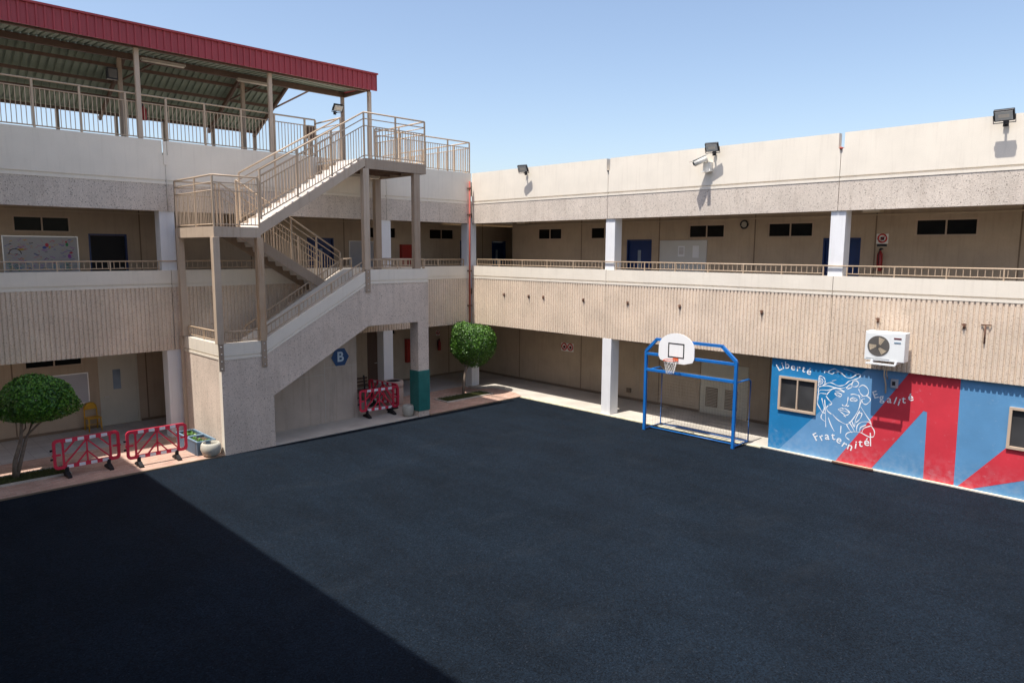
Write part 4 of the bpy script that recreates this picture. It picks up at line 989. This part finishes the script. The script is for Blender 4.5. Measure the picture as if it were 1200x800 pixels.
# ------------------------------------------------------------------ chair, planters, pots, bin, bench
c = thing('yellow_chair', 'small yellow wooden chair against the ground floor wall beside the cream door', 'chair', (0, 0, 0))
MB().box(-.21, .21, -.20, .20, .415, .45).build('seat', M['yellow'], c, bevel=.012)
for x in (-.19, .19): MB().tube([(x, -.18, 0), (x * .92, -.17, .415)], .02, 8).build('leg', M['yellow'], c)
for x in (-.19, .19): MB().tube([(x, .22, 0), (x, .19, .42), (x * .98, .21, .70)], .02, 8).build('leg', M['yellow'], c)
m = MB(); m.tube([(-.19, .21, .68), (-.17, .22, .80), (-.10, .225, .88), (0, .225, .90), (.10, .225, .88), (.17, .22, .80), (.19, .21, .68)], .02, 8)
m.prism([(-.17, .68), (.17, .68), (.16, .78), (.09, .87), (0, .885), (-.09, .87), (-.16, .78)], 'y', .205, .225); m.build('backrest', M['yellow'], c)
m = MB(); m.tube([(-.19, .0, .2), (.19, .0, .2)], .012, 6); m.tube([(-.19, -.175, .2), (-.19, .205, .2)], .012, 6); m.tube([(.19, -.175, .2), (.19, .205, .2)], .012, 6); m.build('stretcher', M['yellow'], c)
move(c, (-14.28, 2.72, .032), R(4))

def leafblob(m, cx, cy, cz, r, n, size):
    for _ in range(n):
        p = Vector((random.gauss(0, 1), random.gauss(0, 1), abs(random.gauss(0, 1)))); p = p.normalized() * r * random.random() ** .5
        a = Vector((random.gauss(0, 1), random.gauss(0, 1), random.gauss(0, .6))).normalized() * size; b = a.cross(Vector((random.gauss(0, 1), random.gauss(0, 1), 1))).normalized() * size * .5
        q = Vector((cx, cy, cz)) + p; m.add([tuple(q - a), tuple(q + b), tuple(q + a), tuple(q - b)], [(0, 1, 2, 3)])
def planter(y0, y1, lab, full):
    x0, x1 = -12.97, -12.44; o = thing('planter_box', lab, 'planter', ((x0 + x1) / 2, (y0 + y1) / 2, .03), 'dark planter boxes')
    m = MB(); t = .035
    for b in ((x0, x1, y0, y0 + t), (x0, x1, y1 - t, y1), (x0, x0 + t, y0 + t, y1 - t), (x1 - t, x1, y0 + t, y1 - t)): m.box(*b, .03, .42)
    m.build('box_body', M['planter'], o); m = MB()
    for b in ((x0 - .015, x1 + .015, y0 - .015, y0 + t), (x0 - .015, x1 + .015, y1 - t, y1 + .015), (x0 - .015, x0 + t, y0 + t, y1 - t), (x1 - t, x1 + .015, y0 + t, y1 - t)): m.box(*b, .42, .45)
    m.build('edge', M['planter2'], o)
    MB().box(x0 + t, x1 - t, y0 + t, y1 - t, .2, .37).build('soil', M['soil'], o)
    m = MB()
    for k in range(full): leafblob(m, random.uniform(x0 + .12, x1 - .12), random.uniform(y0 + .12, y1 - .12), .37, .09, 26, .035)
    m.build('seedlings', M['seedling'], o, fix=False)
planter(-2.66, -1.86, 'front dark blue planter box with small seedlings beside the stair wall', 9)
planter(-1.80, -1.02, 'rear dark blue planter box with taller seedlings half behind the front one', 16)
m = MB(); m.lathe([(.0, .0), (.15, 0), (.24, .08), (.29, .22), (.27, .35), (.235, .40), (.21, .40), (.23, .30), (.22, .20), (.0, .18)], (-12.66, -2.87, .03))
tag(m.build('round_pot', M['pot'], None, (-12.66, -2.87, .03)), 'empty pale round pot in the sun at the foot of the stair wall', 'pot')
m = MB(); m.lathe([(.0, .0), (.14, 0), (.19, .06), (.215, .2), (.21, .34), (.185, .40), (.165, .40), (.18, .30), (.17, .2), (.0, .18)], (-5.50, -2.72, .03))
tag(m.build('round_pot', M['pot'], None, (-5.50, -2.72, .03)), 'small grey round pot in shade beside the teal padded pillar', 'pot')
o = thing('litter_bin', 'large round pinkish concrete litter bin behind the padded pillar', 'bin', (-4.65, -.62, .03))
MB().lathe([(.0, 0), (.37, 0), (.39, .03), (.39, .60), (.37, .62), (.37, .655), (.39, .675), (.39, .90), (.33, .92), (.29, .92), (.28, .6), (.0, .58)], (-4.65, -.62, .03), 36).build('bin_body', M['bin'], o)
MB().lathe([(.0, .60), (.27, .60), (.27, .90), (.265, .90), (.265, .62), (.0, .62)], (-4.65, -.62, .03), 24).build('dark_inside', M['black'], o)  # black insert for the dark inside of the bin
o = thing('slatted_bench', 'dark slatted bench in the shade behind the under stair barrier', 'bench', (-5.6, .55, .03))
m = MB(); [m.box(-6.4, -4.85, .35 + k * .12, .44 + k * .12, .44, .47) for k in range(4)]; m.build('seat', M['brown_beam'], o)
m = MB(); [m.box(-6.4, -4.85, .86 + k * .02, .88 + k * .02, .58 + k * .13, .67 + k * .13) for k in range(3)]; m.build('backrest', M['brown_beam'], o)
for x in (-6.3, -5.0):
    m = MB(); m.bar((x, .38, .03), (x, .38, .45), .05); m.bar((x, .82, .03), (x, .92, 1.0), .05); m.bar((x, .38, .42), (x, .85, .42), .05); m.build('leg', M['dark'], o)
m = MB(); m.tube([(-.16, -15.75, .06), (-.16, -16.85, .06)], .035, 8); tag(m.build('loose_pipe', M['rust'], None, (-.16, -16.3, .05)), 'dark pipe lying along the foot of the mural below the red stripe', 'pipe')

# ------------------------------------------------------------------ beds and trees
def bed(x0, x1, y0, y1, n):
    m = MB(); m.box(x0, x1, y0, y1, .0, .045); struct(m.build('soil_bed', M['soil']))
    m = MB(); t = .07
    for b in ((x0 - t, x1 + t, y0 - t, y0), (x0 - t, x1 + t, y1, y1 + t), (x0 - t, x0, y0, y1), (x1, x1 + t, y0, y1)): m.box(*b, .0, .075)
    struct(m.build('bed_kerb', M['conc'])); m = MB()
    for _ in range(n):
        x = random.uniform(x0, x1); y = random.uniform(y0, y1); a = random.uniform(0, 6.28); h = random.uniform(.03, .10); w = .008
        m.add([(x - w * math.cos(a), y - w * math.sin(a), .045), (x + w * math.cos(a), y + w * math.sin(a), .045), (x + random.uniform(-.04, .04), y + random.uniform(-.04, .04), .045 + h)], [(0, 1, 2)])
    o = m.build('grass', M['grass'], fix=False); struct(o, 'stuff'); o['label'] = 'short dry grass growing in the tree bed'
bed(-20, -16.08, -1.95, -1.2, 6000); bed(-2.98, -.62, -1.92, -1.22, 4000)

def topiary(loc, crown_c, rad, trunk, lab, mat, n, seed, flat=1.0, leaf=.05, sq=True):
    random.seed(seed)
    o = thing('topiary_tree', lab, 'tree', loc, None)
    m = MB()
    for pts, r0, r1 in trunk: m.tube([Vector(p) for p in pts], r0, 8, r1)
    m.build('trunk', M['bark'], o)
    C = Vector(crown_c); bumps = [(Vector((random.gauss(0, 1), random.gauss(0, 1), random.gauss(0, 1))).normalized(), random.uniform(.04, .12)) for _ in range(40)]
    m = MB()
    for i in range(n):
        d = Vector((random.gauss(0, 1), random.gauss(0, 1), random.gauss(0, 1))).normalized()
        k = .93 + sum(h * max(0, d.dot(b) - .86) / .14 for b, h in bumps) * .8
        k *= random.uniform(.90, 1.03) if random.random() < .7 else random.uniform(.55, .92)
        if random.random() < .02: k *= 1.06
        z = d.z
        if z < 0: z *= flat
        h_ = math.hypot(d.x, d.y); e_ = (abs(z) ** 2.9 + h_ ** 2.9) ** (1 / 2.9) if sq else 1
        q = C + Vector((d.x * rad[0], d.y * rad[1], z * rad[2])) * (k / e_)
        nrm = (d + Vector((random.gauss(0, .55), random.gauss(0, .55), random.gauss(0, .55)))).normalized()
        a = nrm.cross(Vector((random.gauss(0, 1), random.gauss(0, 1), random.gauss(0, 1)))).normalized(); b = nrm.cross(a)
        s = leaf * random.uniform(.6, 1.2)
        m.add([tuple(q - a * s), tuple(q + b * s * .5 + nrm * s * .1), tuple(q + a * s), tuple(q - b * s * .5 + nrm * s * .1)], [(0, 1, 2, 3)])
    m.build('crown', M[mat], o, fix=False)
    return o
topiary((-17.2, -1.5, .04), (-16.57, -1.45, 2.03), (.84, .82, .58),
        [([(-17.2, -1.5, .04), (-17.16, -1.5, .5), (-17.0, -1.48, 1.0), (-16.95, -1.47, 1.45), (-16.75, -1.45, 2.0)], .065, .03),
         ([(-17.16, -1.52, .04), (-17.02, -1.5, .55), (-16.88, -1.5, 1.05), (-16.72, -1.5, 1.45), (-16.4, -1.5, 1.9)], .055, .028),
         ([(-16.85, -1.5, 1.15), (-16.6, -1.5, 1.38), (-16.3, -1.5, 1.6), (-16.0, -1.5, 1.9)], .03, .015),
         ([(-16.98, -1.48, 1.2), (-16.85, -1.35, 1.3), (-16.8, -1.2, 1.7)], .025, .015)],
        'wide mushroom shaped clipped tree with twin leaning trunks at far left', 'leaf2', 17000, 5, .85, .042)
topiary((-1.55, -1.2, .04), (-.95, -1.15, 2.12), (.90, .90, .84),
        [([(-1.55, -1.2, .04), (-1.5, -1.2, .5), (-1.42, -1.18, .95), (-1.3, -1.15, 1.35), (-1.0, -1.15, 1.9)], .06, .035),
         ([(-1.42, -1.18, 1.0), (-1.15, -1.15, 1.28), (-.8, -1.1, 1.6)], .035, .018), ([(-1.4, -1.18, 1.1), (-1.4, -1.0, 1.5)], .025, .015)],
        'round ball shaped clipped tree in front of the inner corner of the wings', 'leaf', 19000, 9, .9, .041)

for nm, (par, n_, mb_, mat_) in REST.items():
    if mb_.v: struct(mb_.build('balusters', M[mat_], par), 'stuff')

# ------------------------------------------------------------------ light, world, camera
w = bpy.data.worlds.new('World'); sc.world = w; w.use_nodes = True
t = w.node_tree; bg = t.nodes['Background']; sky = t.nodes.new('ShaderNodeTexSky'); sky.sky_type = 'NISHITA'
L = Vector((.40, -.030, -1)).normalized()          # direction the sunlight travels
el = math.asin(-L.z); az = math.atan2(-L.x, -L.y)
sky.sun_disc = False; sky.sun_elevation = el; sky.sun_rotation = az
sky.air_density = 1.0; sky.dust_density = 1.8; sky.ozone_density = 3.2; sky.altitude = 0
tint = t.nodes.new('ShaderNodeVectorMath'); tint.operation = 'MULTIPLY'; tint.inputs[1].default_value = (.90, .82, .76)   # dusty desert air
t.links.new(sky.outputs[0], tint.inputs[0]); t.links.new(tint.outputs[0], bg.inputs[0]); bg.inputs[1].default_value = .15
sl = bpy.data.lights.new('sun', 'SUN'); sl.energy = 3.45; sl.angle = R(.53); sl.color = (1, .955, .88)
so = bpy.data.objects.new('sun', sl); COL.objects.link(so); so.rotation_euler = L.to_track_quat('-Z', 'Y').to_euler(); so.location = (0, 0, 40)

yaw, pitch, roll = R(45.3094), R(-7.2812), R(.3105)
f = Vector((math.cos(pitch) * math.cos(yaw), math.cos(pitch) * math.sin(yaw), math.sin(pitch)))
r = f.cross(Vector((0, 0, 1))).normalized(); u = r.cross(f)
cr, sr_ = math.cos(roll), math.sin(roll)
r2 = cr * r + sr_ * u; u2 = -sr_ * r + cr * u
cam = bpy.data.cameras.new('camera'); co = bpy.data.objects.new('camera', cam); COL.objects.link(co)
co.matrix_world = Matrix(((r2.x, u2.x, -f.x, -20.5692), (r2.y, u2.y, -f.y, -23.3108), (r2.z, u2.z, -f.z, 6.0), (0, 0, 0, 1)))
cam.sensor_fit = 'HORIZONTAL'; cam.sensor_width = 36; cam.lens = 831.01 * 36 / 1200; cam.clip_end = 2000; cam.clip_start = .05
sc.camera = co
vs_ = sc.view_settings; vs_.view_transform = 'Standard'; vs_.look = 'None'; vs_.gamma = 1; vs_.exposure = 0.84; vs_.use_curve_mapping = False
sc.cycles.max_bounces = 8; sc.cycles.diffuse_bounces = 5
